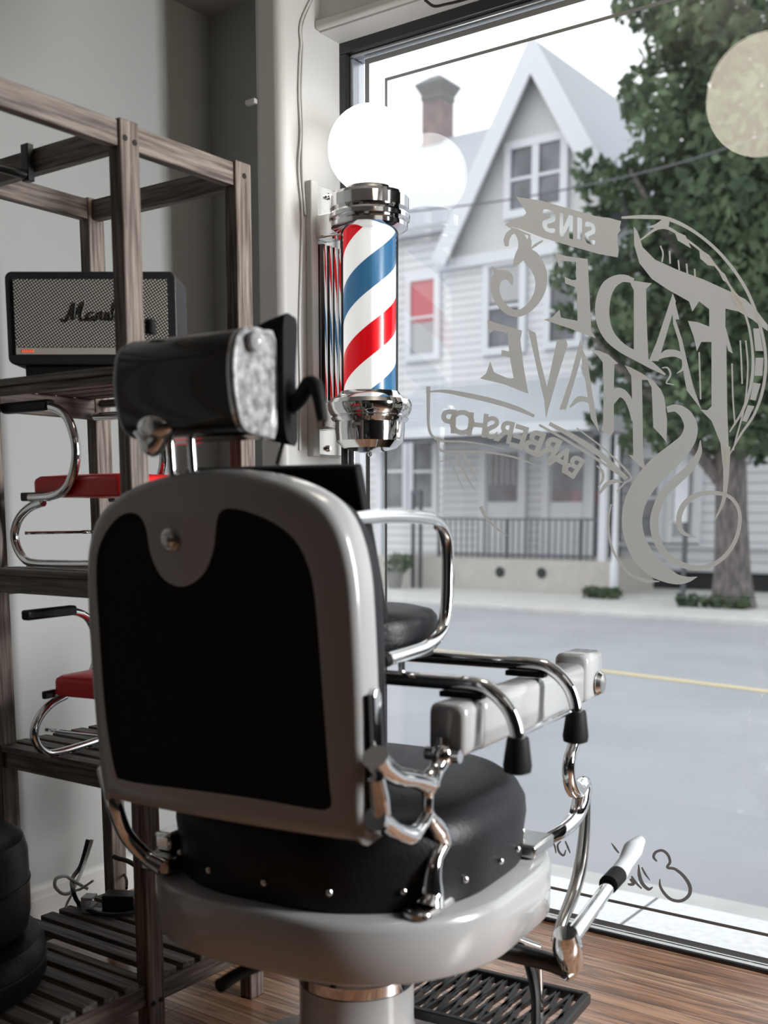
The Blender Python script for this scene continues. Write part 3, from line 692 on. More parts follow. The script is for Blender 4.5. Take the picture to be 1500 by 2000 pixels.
# ================================================================== ROUND CUSHIONS AT THE LEFT
def pouf(name, label, c, r_, h):
    t = thing(name, label, 'cushion', c, 0, 'round black cushions stacked by the rack')
    bm = B(); lathe(bm, [(r_*.9, 0), (r_*.97, h*.06), (r_*1.0, h*.2), (r_*1.005, h*.5), (r_, h*.8), (r_*.96, h*.93), (r_*.86, h*.985), (r_*.4, h)], c, 48); obj('cover', bm, M['leather'], t)
    bm = B(); C_ = Vector(c)
    tube(bm, [C_+Vector((cos(a)*r_*1.002, sin(a)*r_*1.002, h*.52)) for a in [2*pi*i/24 for i in range(24)]], .003, 6, n=2, closed=True); obj('piping', bm, M['leather'], t)
pc = Vector((-1.60, .92, 0))
pc1 = onZ(-40, 1800, .3)
def pouf_at(pxr, pyr, z, r_):
    e = onZ(pxr, pyr, z); d = Vector((e.x, e.y, 0)).normalized(); s = Vector((-d.y, d.x, 0))   # sight tangent to the right edge
    return Vector((e.x, e.y, 0)) + s*r_
ca = pouf_at(92, 1900, .16, .23); cb = pouf_at(58, 1720, .36, .19)

pouf('round_cushion', 'larger black leather round cushion, the bottom of the stack by the rack', (ca.x, ca.y, ST[0]+.0003), .23, .262-ST[0])
pouf('round_cushion', 'smaller black leather round cushion, the top of the stack by the rack', (cb.x, cb.y, .2632), .19, .21)

# ================================================================== CABLES AND ADAPTER ON THE BOTTOM SHELF
ZS = ST[0]
def zp(x, y, z=ZS): return onZ(x, y, z)
ad = zp(222, 1776, ZS); 
t = thing('power_adapter', 'black power adapter block with white clip lying on the bottom rack slats', 'adapter', (ad.x, ad.y, ZS))
dx = Vector((cos(radians(28)), sin(radians(28)), 0)); dy = Vector((-dx.y, dx.x, 0))
bm = B(); stack(bm, [[ad+dx*a+dy*b_+Zu*z for a, b_ in ((-.02, -.025), (.06, -.025), (.06, .025), (-.02, .025))] for z in (.0005, .042)]); obj('adapter_body', bm, M['black_metal'], t, bevel=.004)
bm = B(); o_ = ad+dx*.001
for a0, a1, z0, z1 in ((-.012, .008, .034, .040), (-.012, -.004, .0005, .034), (-.003, .008, .012, .018), (-.012, .02, .0005, .005)): stack(bm, [[o_+dx*(p-.035)*1.4+dy*q_-dy*.01+Zu*z for p, q_ in ((a0, -.03), (a1, -.03), (a1, .005), (a0, .005))] for z in (z0, z1)])
obj('white_clip', bm, M['white_plastic'], t, bevel=.001)
cable = lambda name, pts, r_, m, lab: tag(obj(name, tube(B(), pts, r_, 8, n=8), m), lab, 'cable')
XW = -2.43
def yw(x, y, Y): return onY(x, y, Y)
cable('black_cable', [yw(172, 1640, 1.76), yw(158, 1690, 1.74), yw(142, 1715, 1.70), onZ(143, 1740, ZS+.05), onZ(155, 1765, ZS+.008), onZ(185, 1782, ZS+.008), onZ(230, 1787, ZS+.008), onZ(275, 1778, ZS+.008)], .0055, M['black_metal'], 'thick black cable drooping from the rear rack post onto the bottom slats')
cable('white_cable', [yw(180, 1640, 1.765), yw(172, 1665, 1.75), yw(160, 1700, 1.73), yw(150, 1722, 1.7), yw(138, 1743, 1.66), yw(122, 1745, 1.64), yw(108, 1732, 1.62), yw(110, 1716, 1.62), yw(128, 1711, 1.64), yw(138, 1717, 1.66), yw(160, 1730, 1.67), yw(172, 1736, 1.68)], .0042, M['white_plastic'], 'white cable curled in a loop before the baseboard')
cable('thin_white_cable', [yw(182, 1720, 1.66), yw(160, 1735, 1.65), onZ(145, 1742, ZS+.04), onZ(132, 1762, ZS+.02), yw(128, 1775, 1.60)], .003, M['white_plastic'], 'thin white cable hanging down behind the bottom slats')
cable('thin_black_cable', [yw(222, 1673, 1.7505), yw(232, 1677, 1.752), yw(250, 1682, 1.75), yw(268, 1694, 1.74), yw(276, 1712, 1.72), onZ(278, 1740, ZS+.006)], .006, M['black_metal'], 'black cable arching between the rear and middle rack posts')
cable('adapter_lead', [yw(228, 1697, 1.82), yw(240, 1705, 1.8), yw(247, 1718, 1.76), onZ(247, 1735, ZS+.04)], .0035, M['black_metal'], 'black lead rising from the power adapter')

# ================================================================== COLUMN CABLES, LATCH
def onrev(x, y): return onX(x, y, -2.0195)
for k, (pts, lab) in enumerate((([(607, 0), (597, 20), (589, 40), (586, 60), (588, 85), (586, 110), (584, 180), (587, 260), (583, 330), (590, 420), (588, 520), (585, 640), (587, 760), (586, 880)], 'white cable running down the column side nearest the wall'),
                                 ([(612, 0), (602, 22), (594, 42), (590, 62), (592, 88), (591, 112), (589, 180), (591, 250), (590, 330), (596, 420)], 'white cable beside it curving in at the header corner'))):
    bm = B(); tube(bm, [onX(x, y, -2.0155) for x, y in pts], .0032, 8, n=5); tag(obj('wall_cable', bm, M['trimwhite']), lab, 'cable')
c = onY(494, 201, 2.333); bm = B(); box(bm, (c.x-.018, 2.321, c.z-.006), (c.x+.016, 2.3345, c.z+.007)); tag(obj('wall_latch', bm, M['trimwhite'], bevel=.002), 'small white latch on the left edge of the column', 'latch')
bm = B(); tube(bm, [onY(830, 0, 2.4775), onY(848, 12, 2.4775), onY(872, 8, 2.4775), onY(905, 0, 2.4775), onY(960, -18, 2.4775)], .0035, 8); tag(obj('header_cable', bm, M['black_metal']), 'thin black cable sagging from the header over the window', 'cable')

# ================================================================== BARBER POLE
AXP = onY(722, 620, 2.485); PX_, PYY = AXP.x, 2.485
hz = lambda y: onY(720, y, PYY).z
bp = thing('barber_pole', 'lit barber pole with red, white and blue stripes mounted on the column by the window', 'barber pole', (PX_, PYY, hz(885)))
K = 3.03/2158          # metres per pixel at the pole
bm = B(); sphere(bm, (PX_, PYY, hz(292)), 78*K, 48); gl = obj('globe', bm, mat('lit_opal_globe', (1, 1, 1), .3, emit=(1, .985, .96), estr=3.6), bp)
pr = lambda L: [(r_*K, hz(y)) for y, r_ in L]
bm = B(); lathe(bm, pr([(368, 30), (370, 46), (376, 48), (400, 48), (401, 60), (386, 62), (384, 72), (390, 75), (412, 75), (414, 71), (418, 73), (424, 77), (432, 77), (436, 70), (440, 73), (448, 73), (452, 66), (456, 56)]), (PX_, PYY, 0), 64); obj('top_cap', bm, M['chrome'], bp, smooth=25, recalc=True)
# stripes: pattern in the drum's own material
sm = bpy.data.materials.new('barber_stripes'); sm.use_nodes = True; t = sm.node_tree; bsd = t.nodes['Principled BSDF']
g = t.nodes.new('ShaderNodeTexCoord'); sx = t.nodes.new('ShaderNodeSeparateXYZ'); t.links.new(g.outputs['Object'], sx.inputs[0])
at = t.nodes.new('ShaderNodeMath'); at.operation = 'ARCTAN2'; t.links.new(sx.outputs['Y'], at.inputs[0]); t.links.new(sx.outputs['X'], at.inputs[1])
dv = t.nodes.new('ShaderNodeMath'); dv.operation = 'MULTIPLY'; dv.inputs[1].default_value = 1/(2*pi); t.links.new(at.outputs[0], dv.inputs[0])
# two turns' worth: stripes rise to the right as seen from outside; pitch from the photo
PITCH = 244*K
zv = t.nodes.new('ShaderNodeMath'); zv.operation = 'DIVIDE'; zv.inputs[1].default_value = PITCH; t.links.new(sx.outputs['Z'], zv.inputs[0])
sb = t.nodes.new('ShaderNodeMath'); sb.operation = 'SUBTRACT'; t.links.new(zv.outputs[0], sb.inputs[0]); t.links.new(dv.outputs[0], sb.inputs[1])
of = t.nodes.new('ShaderNodeMath'); of.operation = 'ADD'; of.inputs[1].default_value = 10.13; of.name = 'stripe_offset'; t.links.new(sb.outputs[0], of.inputs[0])
fr = t.nodes.new('ShaderNodeMath'); fr.operation = 'FRACT'; t.links.new(of.outputs[0], fr.inputs[0])
cr = t.nodes.new('ShaderNodeValToRGB'); cr.color_ramp.interpolation = 'CONSTANT'; e = cr.color_ramp.elements
e[0].position = 0; e[0].color = (.62, .004, .01, 1); e[1].position = .25; e[1].color = (.92, .92, .9, 1)
n_ = e.new(.5); n_.color = (.035, .13, .25, 1); n_ = e.new(.75); n_.color = (.92, .92, .9, 1)
t.links.new(fr.outputs[0], cr.inputs[0]); t.links.new(cr.outputs[0], bsd.inputs['Base Color']); t.links.new(cr.outputs[0], bsd.inputs['Emission Color'])
bsd.inputs['Emission Strength'].default_value = .75; bsd.inputs['Roughness'].default_value = .3
bm = B(); lathe(bm, pr([(770, 50.5), (455, 50.5)]), (PX_, PYY, 0), 64); dr_ = obj('striped_drum', bm, sm, bp)
bm = B(); lathe(bm, pr([(768, 55), (455, 55)]), (PX_, PYY, 0), 64, caps=False); obj('glass_sleeve', bm, M['glass'], bp)
bm = B(); lathe(bm, pr([(886, 3), (884, 20), (876, 52), (862, 66), (840, 68), (826, 68), (824, 72), (818, 76), (814, 72), (812, 76), (802, 81), (790, 82), (782, 78), (776, 66), (770, 60), (766, 57)]), (PX_, PYY, 0), 64); obj('bottom_bowl', bm, M['chrome'], bp, smooth=25)
bm = B(); lathe(bm, pr([(892, 2), (888, 5), (884, 3)]), (PX_, PYY, 0), 16); obj('finial', bm, M['chrome'], bp)
# mounting: plank, chrome back plate, brackets, fluted reflector
XR = -2.0195
y0, y1 = onX(598, 600, XR).y, onX(622, 600, XR+.02).y
zt_, zb_ = onX(610, 358, XR).z, onX(610, 892, XR).z
bm = B(); box(bm, (XR, y0, zb_), (XR+.022, y1, zt_)); box(bm, (XR, y1, zb_), (XR+.008, 2.57, zt_)); obj('backboard', bm, M['trimwhite'], bp, bevel=.003)
yq = (y1+.002, 2.568)
bm = B(); box(bm, (XR+.009, yq[0], zb_+.006), (XR+.013, yq[1], zt_-.004)); pl_ = obj('back_plate', bm, M['chrome_soft'], bp, bevel=.001)
for yy in (384, 876):
    c = onX(640, yy, XR+.013); bm = B(); lathe(bm, [(.009, 0), (.009, .003), (.006, .006), (.006, .011)], c, 16, axis=(1, 0, 0)); obj('screw', bm, M['chrome'], pl_)
for ya, yb_ in ((408, 455), (780, 835)):
    bm = B(); box(bm, (XR+.0135, PYY-.035, hz(yb_)), (PX_-.05, PYY+.03, hz(ya))); obj('bracket_arm', bm, M['chrome'], bp, bevel=.006, seg=3)
bm = B(); y_ = yq[0]+.002; pts = []
N_ = 40
for i in range(N_+1):
    f_ = i/N_; pts.append((XR+.026+.010*abs(sin(f_*pi*4)), y_+f_*(yq[1]-.004-y_)))
stack(bm, [[Vector((x, y, z)) for x, y in pts]+[Vector((XR+.0135, pts[-1][1], z)), Vector((XR+.0135, pts[0][1], z))] for z in (hz(795), hz(464))]); obj('fluted_reflector', bm, M['chrome'], bp, smooth=30)

# ================================================================== BARBER CHAIR
CO = Vector((-1.209, 1.586, 0)); CA = radians(6.5)
rt = Vector((cos(CA), sin(CA), 0)); fw = Vector((-sin(CA), cos(CA), 0))
chair = thing('barber_chair', 'vintage barber chair in white porcelain enamel, chrome and black leather, seen from behind', 'barber chair', CO, CA)
def L(p): d = Vector(p)-CO; return Vector((d.dot(rt), d.dot(fw), d.z))
def side(x, y, off): return L(onP(x, y, CO+rt*off, rt))          # on a fore-and-aft upright plane of the chair
def flat(x, y, z): return L(onZ(x, y, z))
def cobj(name, bm, m, parent=None, **k): return obj(name, bm, m, parent or chair, local=True, **k)
# pedestal
bm = B(); lathe(bm, [(.30, 0.0005), (.30, .012), (.285, .03), (.20, .05), (.145, .075), (.115, .11), (.109, .15), (.109, .225)], (0, 0, 0), 64); cobj('pedestal_base', bm, M['porcelain'])
bm = B(); lathe(bm, [(.1075, .2255), (.112, .229), (.112, .25), (.105, .256), (.105, .268), (.113, .272), (.113, .31), (.10, .318), (.10, .366)], (0, 0, 0), 64); cobj('pedestal_collar', bm, M['chrome'])
# seat skirt
def ringp(s, r_, z, dx=0, dy=0): return [Vector((p[0]+dx, p[1]+dy, z)) for p in rsquare(s, r_, 14)]
bm = B(); stack(bm, [ringp(.635, .25, .366), ringp(.67, .265, .369), ringp(.68, .27, .374), ringp(.68, .27, .455), ringp(.673, .268, .466), ringp(.655, .26, .470), ringp(.3, .12, .4705)]); cobj('seat_skirt', bm, M['porcelain'], smooth=50)
# cushion
cy_ = -.01
bm = B(); stack(bm, [ringp(a_, r_, z, 0, cy_) for a_, r_, z in ((.585, .24, .4707), (.595, .25, .478), (.598, .25, .53), (.606, .255, .56), (.602, .255, .585), (.58, .25, .608), (.53, .23, .626), (.43, .19, .638), (.26, .12, .645), (.05, .02, .647))])
cus = cobj('seat_cushion', bm, M['leather'], smooth=60)
per = rsquare(.599, .25, 14); 
acc = 0; last = None; nxt = .02
for i in range(len(per)):
    a_, b_ = Vector((*per[i], 0)), Vector((*per[(i+1) % len(per)], 0)); d = (b_-a_).length
    while nxt <= acc+d and d > 1e-6:
        p = a_+(b_-a_)*((nxt-acc)/d); p.y += cy_; n = Vector((p.x, p.y-cy_, 0)).normalized()
        bm = B(); sphere(bm, (p.x, p.y, .507), .0062, 10); cobj('stud', bm, M['chrome'], cus); nxt += .118
    acc += d
# backrest
BO = L(Vector((-1.199, 1.23, .61))); ln = radians(4)
bu = Vector((0, -sin(ln), cos(ln))); br = Vector((1, 0, 0)); bn = br.cross(bu)      # bn points to the rear (towards the camera)
outl = [(-.262, .012), (-.266, .15), (-.262, .30), (-.254, .40), (-.243, .445), (-.222, .483), (-.19, .508), (-.14, .530), (-.07, .546), (0, .552), (.07, .548), (.13, .538), (.18, .520), (.215, .498), (.238, .465), (.252, .415), (.257, .35), (.258, .2), (.252, .015), (.243, .004), (.10, .000), (-.05, .000), (-.18, .003), (-.245, .007)]
def bfr(off): return (BO+bn*off, br, bu)
frm = lambda p, off: BO+bn*off+br*p[0]+bu*p[1]
def inset(o, k, c=(0, .27)): return [(c[0]+(p[0]-c[0])*k, c[1]+(p[1]-c[1])*k) for p in o]
sm_o = [tuple(p[:2]) for p in [v for v in smooth_path([(x, y, 0) for x, y in outl], 3, True)]]
panel = [(-.226, .06), (-.236, .16), (-.233, .30), (-.228, .40), (-.212, .445), (-.180, .478), (-.150, .490), (-.128, .486), (-.116, .468), (-.112, .435), (-.105, .412), (-.088, .388), (-.058, .377), (-.028, .385), (-.004, .405), (.012, .435), (.018, .462), (.024, .484), (.040, .496), (.075, .493), (.125, .476), (.160, .452), (.180, .418), (.190, .37), (.195, .25), (.200, .10), (.202, .062), (.194, .052), (.17, .048), (.05, .050), (-.08, .048), (-.17, .046), (-.212, .048)]
sm_p = [tuple(p[:2]) for p in smooth_path([(x, y, 0) for x, y in panel], 3, True)]
TH = .058
# porcelain frame: rounded shell, open for the panel
bm = B(); k0 = inset(sm_o, .955); k1 = inset(sm_o, .985)
V = [[bm.verts.new(frm(p, o_)) for p in q_] for q_, o_ in ((inset(sm_o, .94), -TH), (sm_o, -TH+.004), (sm_o, -.014), (k1, -.005), (k0, 0.0))]
for a_, b_ in zip(V, V[1:]):
    for i in range(len(a_)): bm.faces.new((a_[i], a_[(i+1) % len(a_)], b_[(i+1) % len(a_)], b_[i]))
bm.faces.new(list(reversed(V[0])))
from mathutils.geometry import tessellate_polygon
fl = [Vector((*p, 0)) for p in k0]; fh = [Vector((*p, 0)) for p in sm_p]
hv = [bm.verts.new(frm(p, 0)) for p in sm_p]; allv = V[-1]+hv
for t3 in tessellate_polygon([fl, fh]):
    try: bm.faces.new([allv[i] for i in t3])
    except ValueError: pass
hv2 = [bm.verts.new(frm(p, -.006)) for p in sm_p]
for i in range(len(hv)): bm.faces.new((hv[i], hv[(i+1) % len(hv)], hv2[(i+1) % len(hv)], hv2[i]))
bk = cobj('backrest_frame', bm, M['porcelain'], smooth=40)
bm = B(); prism(bm, inset(sm_p, .9995, (-.01, .27)), .004, bfr(-.0062)); cobj('back_panel', bm, M['black_panel'], bk, smooth=0)
bm = B(); lathe(bm, [(.017, 0), (.018, .002), (.015, .004), (.011, .0045), (.011, .007), (.008, .011), (.001, .0125)], frm((-.068, .449), 0.0003), 28, axis=bn); cobj('boss_screw', bm, M['chrome_soft'], bk)
# leather pad on the sitting side
bm = B(); stack(bm, [[frm(p, -TH-.0005-o_) for p in inset(sm_o, k)] for k, o_ in ((.93, 0), (.955, .006), (.955, .035), (.93, .05), (.8, .062), (.3, .07))]); cobj('back_cushion', bm, M['leather'], smooth=50)
# slide plate on the right edge
for s, x_ in ((1, .2555),):
    bm = B()
    for y0_, y1_, o0, o1 in ((.02, .235, -.036, -.012),):
        pr_ = [(o0, y0_+.006), (o0, y1_-.012), (o0+.006, y1_), (o1-.006, y1_), (o1, y1_-.012), (o1, y0_+.006), (o1-.006, y0_), (o0+.006, y0_)]
        stack(bm, [[BO+bn*(o_-.012)+bu*v+br*(x_+s*w_) for o_, v in pr_] for w_ in (0, .012)])
    sp2 = cobj('slide_plate', bm, M['chrome'], bevel=.003)
    bm = B(); stack(bm, [[BO+bn*(o_-.012)+bu*v+br*(x_+s*w_) for o_, v in ((-.012+.0005, .022), (-.012+.0005, .228), (-.001, .228), (-.001, .022))] for w_ in (.001, .010)]); cobj('slide_slot', bm, M['rubber'], sp2, smooth=0)
# armrests
AT, AX = .80, .275
for s in (1, -1):
    ax_ = AX*s-.01; 
    def blk(y0_, y1_, w_, z0, z1, r_=.016):
        b_ = B(); 
        stack(b_, [[Vector((ax_+p[0], y, (z0+z1)/2+p[1])) for p in rsquare(w_-i*2, r_, 5, sy=z1-z0-i*2)] for y, i in ((y0_, .008), (y0_+.003, .003), (y0_+.009, 0), (y1_-.009, 0), (y1_-.003, .003), (y1_, .008))]); return b_
    arm = cobj('armrest', blk(-.085, .405, .064, AT-.088, AT-.002), M['porcelain'], smooth=50)
    cobj('armrest_end', blk(-.165, -.0855, .066, AT-.086, AT), M['porcelain'], arm, smooth=50)
    cobj('armrest_front', blk(.4055, .505, .072, AT-.084, AT+.016), M['porcelain'], arm, smooth=50)
    c = Vector((ax_+s*.0365, .47, AT-.05)); bm = B(); lathe(bm, [(.024, 0), (.026, .004), (.02, .012), (.006, .016)], c, 24, axis=(s, 0, 0)); cobj('armrest_screw', bm, M['chrome_soft'], arm)
    # rear bracket: pivot knuckle under the arm, forked link to the slide plate, curved leg down to the skirt
    m_ = (lambda v: v) if s > 0 else (lambda v: Vector((-v.x-.012, v.y, v.z)))
    S_ = lambda x, y, off=.262: m_(side(x, y, off))
    bm = B(); c = S_(866, 1474); sphere(bm, c, .021, 24, (.9, 1.1, 1)); lathe(bm, [(.012, 0), (.012, .03)], c, 16); tube(bm, [c+Vector((-.03, 0, 0)), c+Vector((.03, 0, 0))], .011, 16)
    cobj('pivot_knuckle', bm, M['chrome'], smooth=50)
    if s > 0:
        bm = B(); tube(bm, [S_(866, 1480), S_(852, 1505), S_(838, 1530), S_(836, 1555), S_(836, 1585), S_(845, 1606)], [.015, .013, .018, .009, .009, .012], 14)
        cobj('arm_link', bm, M['chrome'])
        bm = B(); tube(bm, [S_(733, 1478, .255), S_(745, 1496, .255), S_(775, 1516, .258), S_(808, 1522), S_(836, 1530)], [.02, .018, .015, .014, .017], 14)
        cobj('upper_fork', bm, M['chrome'])
        bm = B(); tube(bm, [S_(732, 1600, .255), S_(748, 1604, .255), S_(772, 1622, .257), S_(800, 1632, .26), S_(822, 1614), S_(838, 1588)], [.018, .014, .014, .016, .010, .010], 14)
        cobj('lower_fork', bm, M['chrome'])
        bm = B(); tube(bm, [S_(735, 1520, .258), S_(742, 1560, .258), S_(745, 1590, .258)], [.012, .014, .014], 12); cobj('fork_web', bm, M['chrome'])
        base = S_(838, 1770); base.z = .4712
        bm = B(); tube(bm, [S_(842, 1600), S_(856, 1622), S_(862, 1645), S_(850, 1676), S_(844, 1712), S_(843, 1745), Vector((base.x, base.y, .482))], [.012, .017, .017, .013, .016, .02, .026], 16)
        cobj('curved_leg', bm, M['chrome'])
        bm = B(); stack(bm, [[Vector((base.x+p[0]*k-.01*s, base.y+.02+p[1]*k, z)) for p in rsquare(.05, .02, 5, sy=.12)] for k, z in ((1, .4712), (1, .479), (.9, .483))]); ft = cobj('leg_foot', bm, M['chrome_soft'], smooth=50)
    else:
        bm = B(); tube(bm, [flat(205, 1500, .66), flat(216, 1545, .625), flat(226, 1580, .595), flat(246, 1630, .545), flat(284, 1672, .505), flat(318, 1694, .487)], [.015, .0145, .014, .0135, .0135, .017], 16); cobj('curved_leg', bm, M['chrome'])
        bm = B(); c = flat(332, 1690, .475); box(bm, (c.x-.035, c.y-.04, .4712), (c.x+.03, c.y+.06, .500)); cobj('leg_foot', bm, M['chrome_soft'], bevel=.006, seg=3)
        bm = B(); c = flat(338, 1655, .50); box(bm, (c.x-.02, c.y-.03, .5005), (c.x+.02, c.y+.03, .535)); cobj('leg_block', bm, M['chrome'], bevel=.008, seg=3)
    # front support: S shaped, from the arm front down to a lug on the skirt
    bm = B(); T_ = lambda x, y, off=.275: m_(side(x, y, off))
    tube(bm, [T_(1128, 1405), T_(1122, 1450), T_(1112, 1485), T_(1112, 1520), T_(1124, 1545), T_(1140, 1530), T_(1136, 1560), T_(1124, 1596), T_(1098, 1622), T_(1066, 1640, .26), T_(1046, 1652, .25)], [.014, .013, .013, .014, .018, .016, .019, .017, .015, .013, .014], 14, n=5)
    cobj('front_support', bm, M['chrome'])
    bm = B(); c = m_(flat(1035, 1648, .485)); box(bm, (c.x-.06, c.y-.05, .4712), (c.x+.03, c.y+.05, .497)); cobj('support_lug', bm, M['chrome_soft'], bevel=.006, seg=3)
    bm = B(); tube(bm, [T_(1146, 1545), T_(1142, 1620), T_(1134, 1690), T_(1120, 1745), T_(1098, 1800), T_(1086, 1840)], [.009, .012, .014, .014, .012, .011], 12)
    cobj('footrest_hanger', bm, M['chrome_soft'])
# headrest on two rods
HC = BO+bu*.688+br*-.055+bn*-.045
hx0, hx1 = -.092, .128
bm = B()
hp = [(-.05, .050), (-.02, .062), (.02, .060), (.045, .045), (.056, .012), (.056, -.022), (.048, -.058), (.03, -.084), (-.02, -.09), (-.05, -.08)]   # (rearwards, up)
hp = [(p[0], p[1]) for p in [v for v in smooth_path([(a, b_, 0) for a, b_ in hp], 3, True)]]
hpt = lambda x, a, b_: HC+br*x+Vector((0, -1, 0))*a+Zu*(b_+x*.02)
stack(bm, [[hpt(x, a*k, b_*k) for a, b_ in hp] for x, k in ((hx0-.012, .8), (hx0-.004, .94), (hx0+.008, 1), (hx1-.001, 1), (hx1, .97))])
hd = cobj('headrest', bm, mat('dark_chrome', (.008, .008, .008), .13, 0.0, coat=.3, spec=.45), smooth=45)
bm = B(); stack(bm, [[hpt(x, a*k, b_*k) for a, b_ in hp] for x, k in ((hx1+.0003, 1.0), (hx1+.005, 1.01), (hx1+.007, .97), (hx1+.0072, .9), (hx1+.005, .87))]); cobj('end_plate', bm, M['pearl'], hd, smooth=45)
bm = B(); stack(bm, [[hpt(x, a*k, b_*k) for a, b_ in hp] for x, k in ((hx1-.006, 1.012), (hx1-.0005, 1.012))]); cobj('end_band', bm, M['chrome'], hd, smooth=45)
bm = B(); lathe(bm, [(.012, 0), (.014, .004), (.014, .014), (.004, .019)], hpt(hx1+.0055, .012, .040), 20, axis=br+Vector((0, -.2, 0))); cobj('clamp_knob', bm, M['porcelain'], hd)
bm = B(); pp = [(-.075, .082), (-.055, .078), (-.052, .02), (-.052, -.04), (-.058, -.086), (-.085, -.088), (-.082, 0), (-.088, .07)]
pp = [(v.x, v.y) for v in smooth_path([(a, b_, 0) for a, b_ in pp], 3, True)]
stack(bm, [[hpt(x, a*k+kk, b_*k) for a, b_ in pp] for x, k, kk in ((hx0+.01, .8, -.012), (hx1-.06, .85, -.01), (hx1-.015, 1.0, 0), (hx1+.018, 1.08, .006))]); cobj('head_pad', bm, M['black_panel'], hd, smooth=40)
bm = B(); lathe(bm, [(.009, 0), (.009, .02), (.007, .022)], hpt(hx0+.035, .01, .070), 14); cobj('release_knob', bm, M['rubber'], hd)
bm = B(); tube(bm, [hpt(hx0-.004, .02, -.055), hpt(hx0+.03, .03, -.08), hpt(hx0+.05, .03, -.10), hpt(hx0+.07, .03, -.08), hpt(hx0+.09, .03, -.06)], [.012, .011, .016, .013, .013], 12); cobj('clamp_bracket', bm, M['chrome'], hd)
bm = B(); sphere(bm, hpt(-.03, .035, -.07), .022, 20, (1.6, .8, 1)); cobj('clamp_cap', bm, M['chrome'], hd)
for x_ in (-.105+.03, -.064+.03):
    bm = B(); p0 = BO+bu*.538+br*(x_-.004)+bn*-.028; tube(bm, [p0, p0+bu*.06, p0+bu*.085], .0065, 14); cobj('headrest_rod', bm, M['chrome'])
bm = B(); q0 = hpt(hx1+.016, -.075, .0)
q0 -= Zu*.055; tube(bm, [q0-br*.02, q0+br*.012+Zu*.02, q0+br*.03+Zu*.042, q0+br*.044+Zu*.036, q0+br*.054-Zu*.012], [.012, .012, .012, .011, .008], 12, n=4); cobj('pad_lever', bm, M['rubber'], hd)
bm = B(); q0 = hpt(hx1+.002, -.07, -.095); tube(bm, [q0, q0+br*-.012+Zu*-.035], .0032, 8); cobj('pad_pin', bm, M['rubber'], hd)
# lever with frosted grip at the right
lv = lambda x, y, o_: side(x, y, o_)
bm = B(); tube(bm, [lv(1204, 1712, .37), lv(1222, 1685, .37), lv(1236, 1660, .37), lv(1250, 1642, .37)], [.019, .0165, .021, .012], 20); cobj('lever_grip', bm, M['handle_plastic'])
bm = B(); tube(bm, [lv(1188, 1728, .37), lv(1206, 1709, .37)], .0195, 20); cobj('lever_collar', bm, M['rubber'])
bm = B(); tube(bm, [lv(1112, 1838, .37), lv(1150, 1785, .37), lv(1198, 1718, .37)], [.017, .015, .014], 16); cobj('lever_shaft', bm, M['chrome'])
bm = B(); tube(bm, [lv(1104, 1822, .37), lv(1108, 1850, .37), lv(1112, 1880, .36), lv(1096, 1900, .35)], [.022, .028, .026, .02], 20, n=5); cobj('lever_joint', bm, M['chrome'])
bm = B(); tube(bm, [lv(1100, 1890, .35), lv(1040, 1870, .30), Vector((.10, .0, .345))], [.017, .018, .02], 14); cobj('lever_arm', bm, M['black_metal'])
bm = B(); e0 = flat(430, 1925, .33); tube(bm, [e0, flat(486, 1893, .33), Vector((.0, -.09, .33))], [.012, .0105, .0105], 14); cobj('release_bar', bm, M['rubber'])
# footrest: two bars, cast lattice plate
bm = B(); tube(bm, [lv(1050, 1850, .27), lv(1052, 1920, .27), lv(1054, 2000, .27), lv(1056, 2040, .27)], .0095, 12); cobj('footrest_bar', bm, M['chrome_soft'])
bm = B(); tube(bm, [lv(1050, 1850, .27), Vector((.2, .16, .30)), Vector((.08, .09, .30))], .0095, 12); cobj('footrest_bar', bm, M['chrome_soft'])
fz = .115
x0f, x1f, y0f, y1f = -.02, .335, .13, .36
bm = B()
for a_, b_ in (((x0f, y0f), (x1f, y0f)), ((x0f, y1f), (x1f, y1f)), ((x0f, y0f), (x0f, y1f)), ((x1f, y0f), (x1f, y1f))): bar(bm, (*a_, fz), (*b_, fz), .016, .022)
cobj('footplate_frame', bm, M['black_metal'], bevel=.003)
bm = B()
for i in range(12):
    x = x0f+(x1f-x0f)*i/12
    bar(bm, (x, y0f, fz), (x+.03, y1f, fz), .007, .012); bar(bm, (x+.03, y0f, fz), (x, y1f, fz), .007, .012)
for i in range(6):
    cxx = x0f+.03+(x1f-x0f-.06)*i/5; tube(bm, [(cxx+.022*cos(a), (y0f+y1f)/2+.05*sin(a), fz) for a in [2*pi*k/12 for k in range(12)]], .0045, 6, n=2, closed=True)
cobj('footplate_lattice', bm, M['black_metal'], smooth=30)
bm = B(); tube(bm, [Vector((x0f, y1f, fz)), Vector((x0f+.02, y1f+.01, .2)), Vector((.02, .25, .33))], .011, 10)
cobj('footplate_stay', bm, M['black_metal'])
bm = B(); tube(bm, [Vector((x1f-.03, y0f+.02, fz)), Vector((x1f-.045, y0f+.05, .19)), Vector((.26, .2, .26))], .009, 10); cobj('footplate_stay', bm, M['black_metal'])

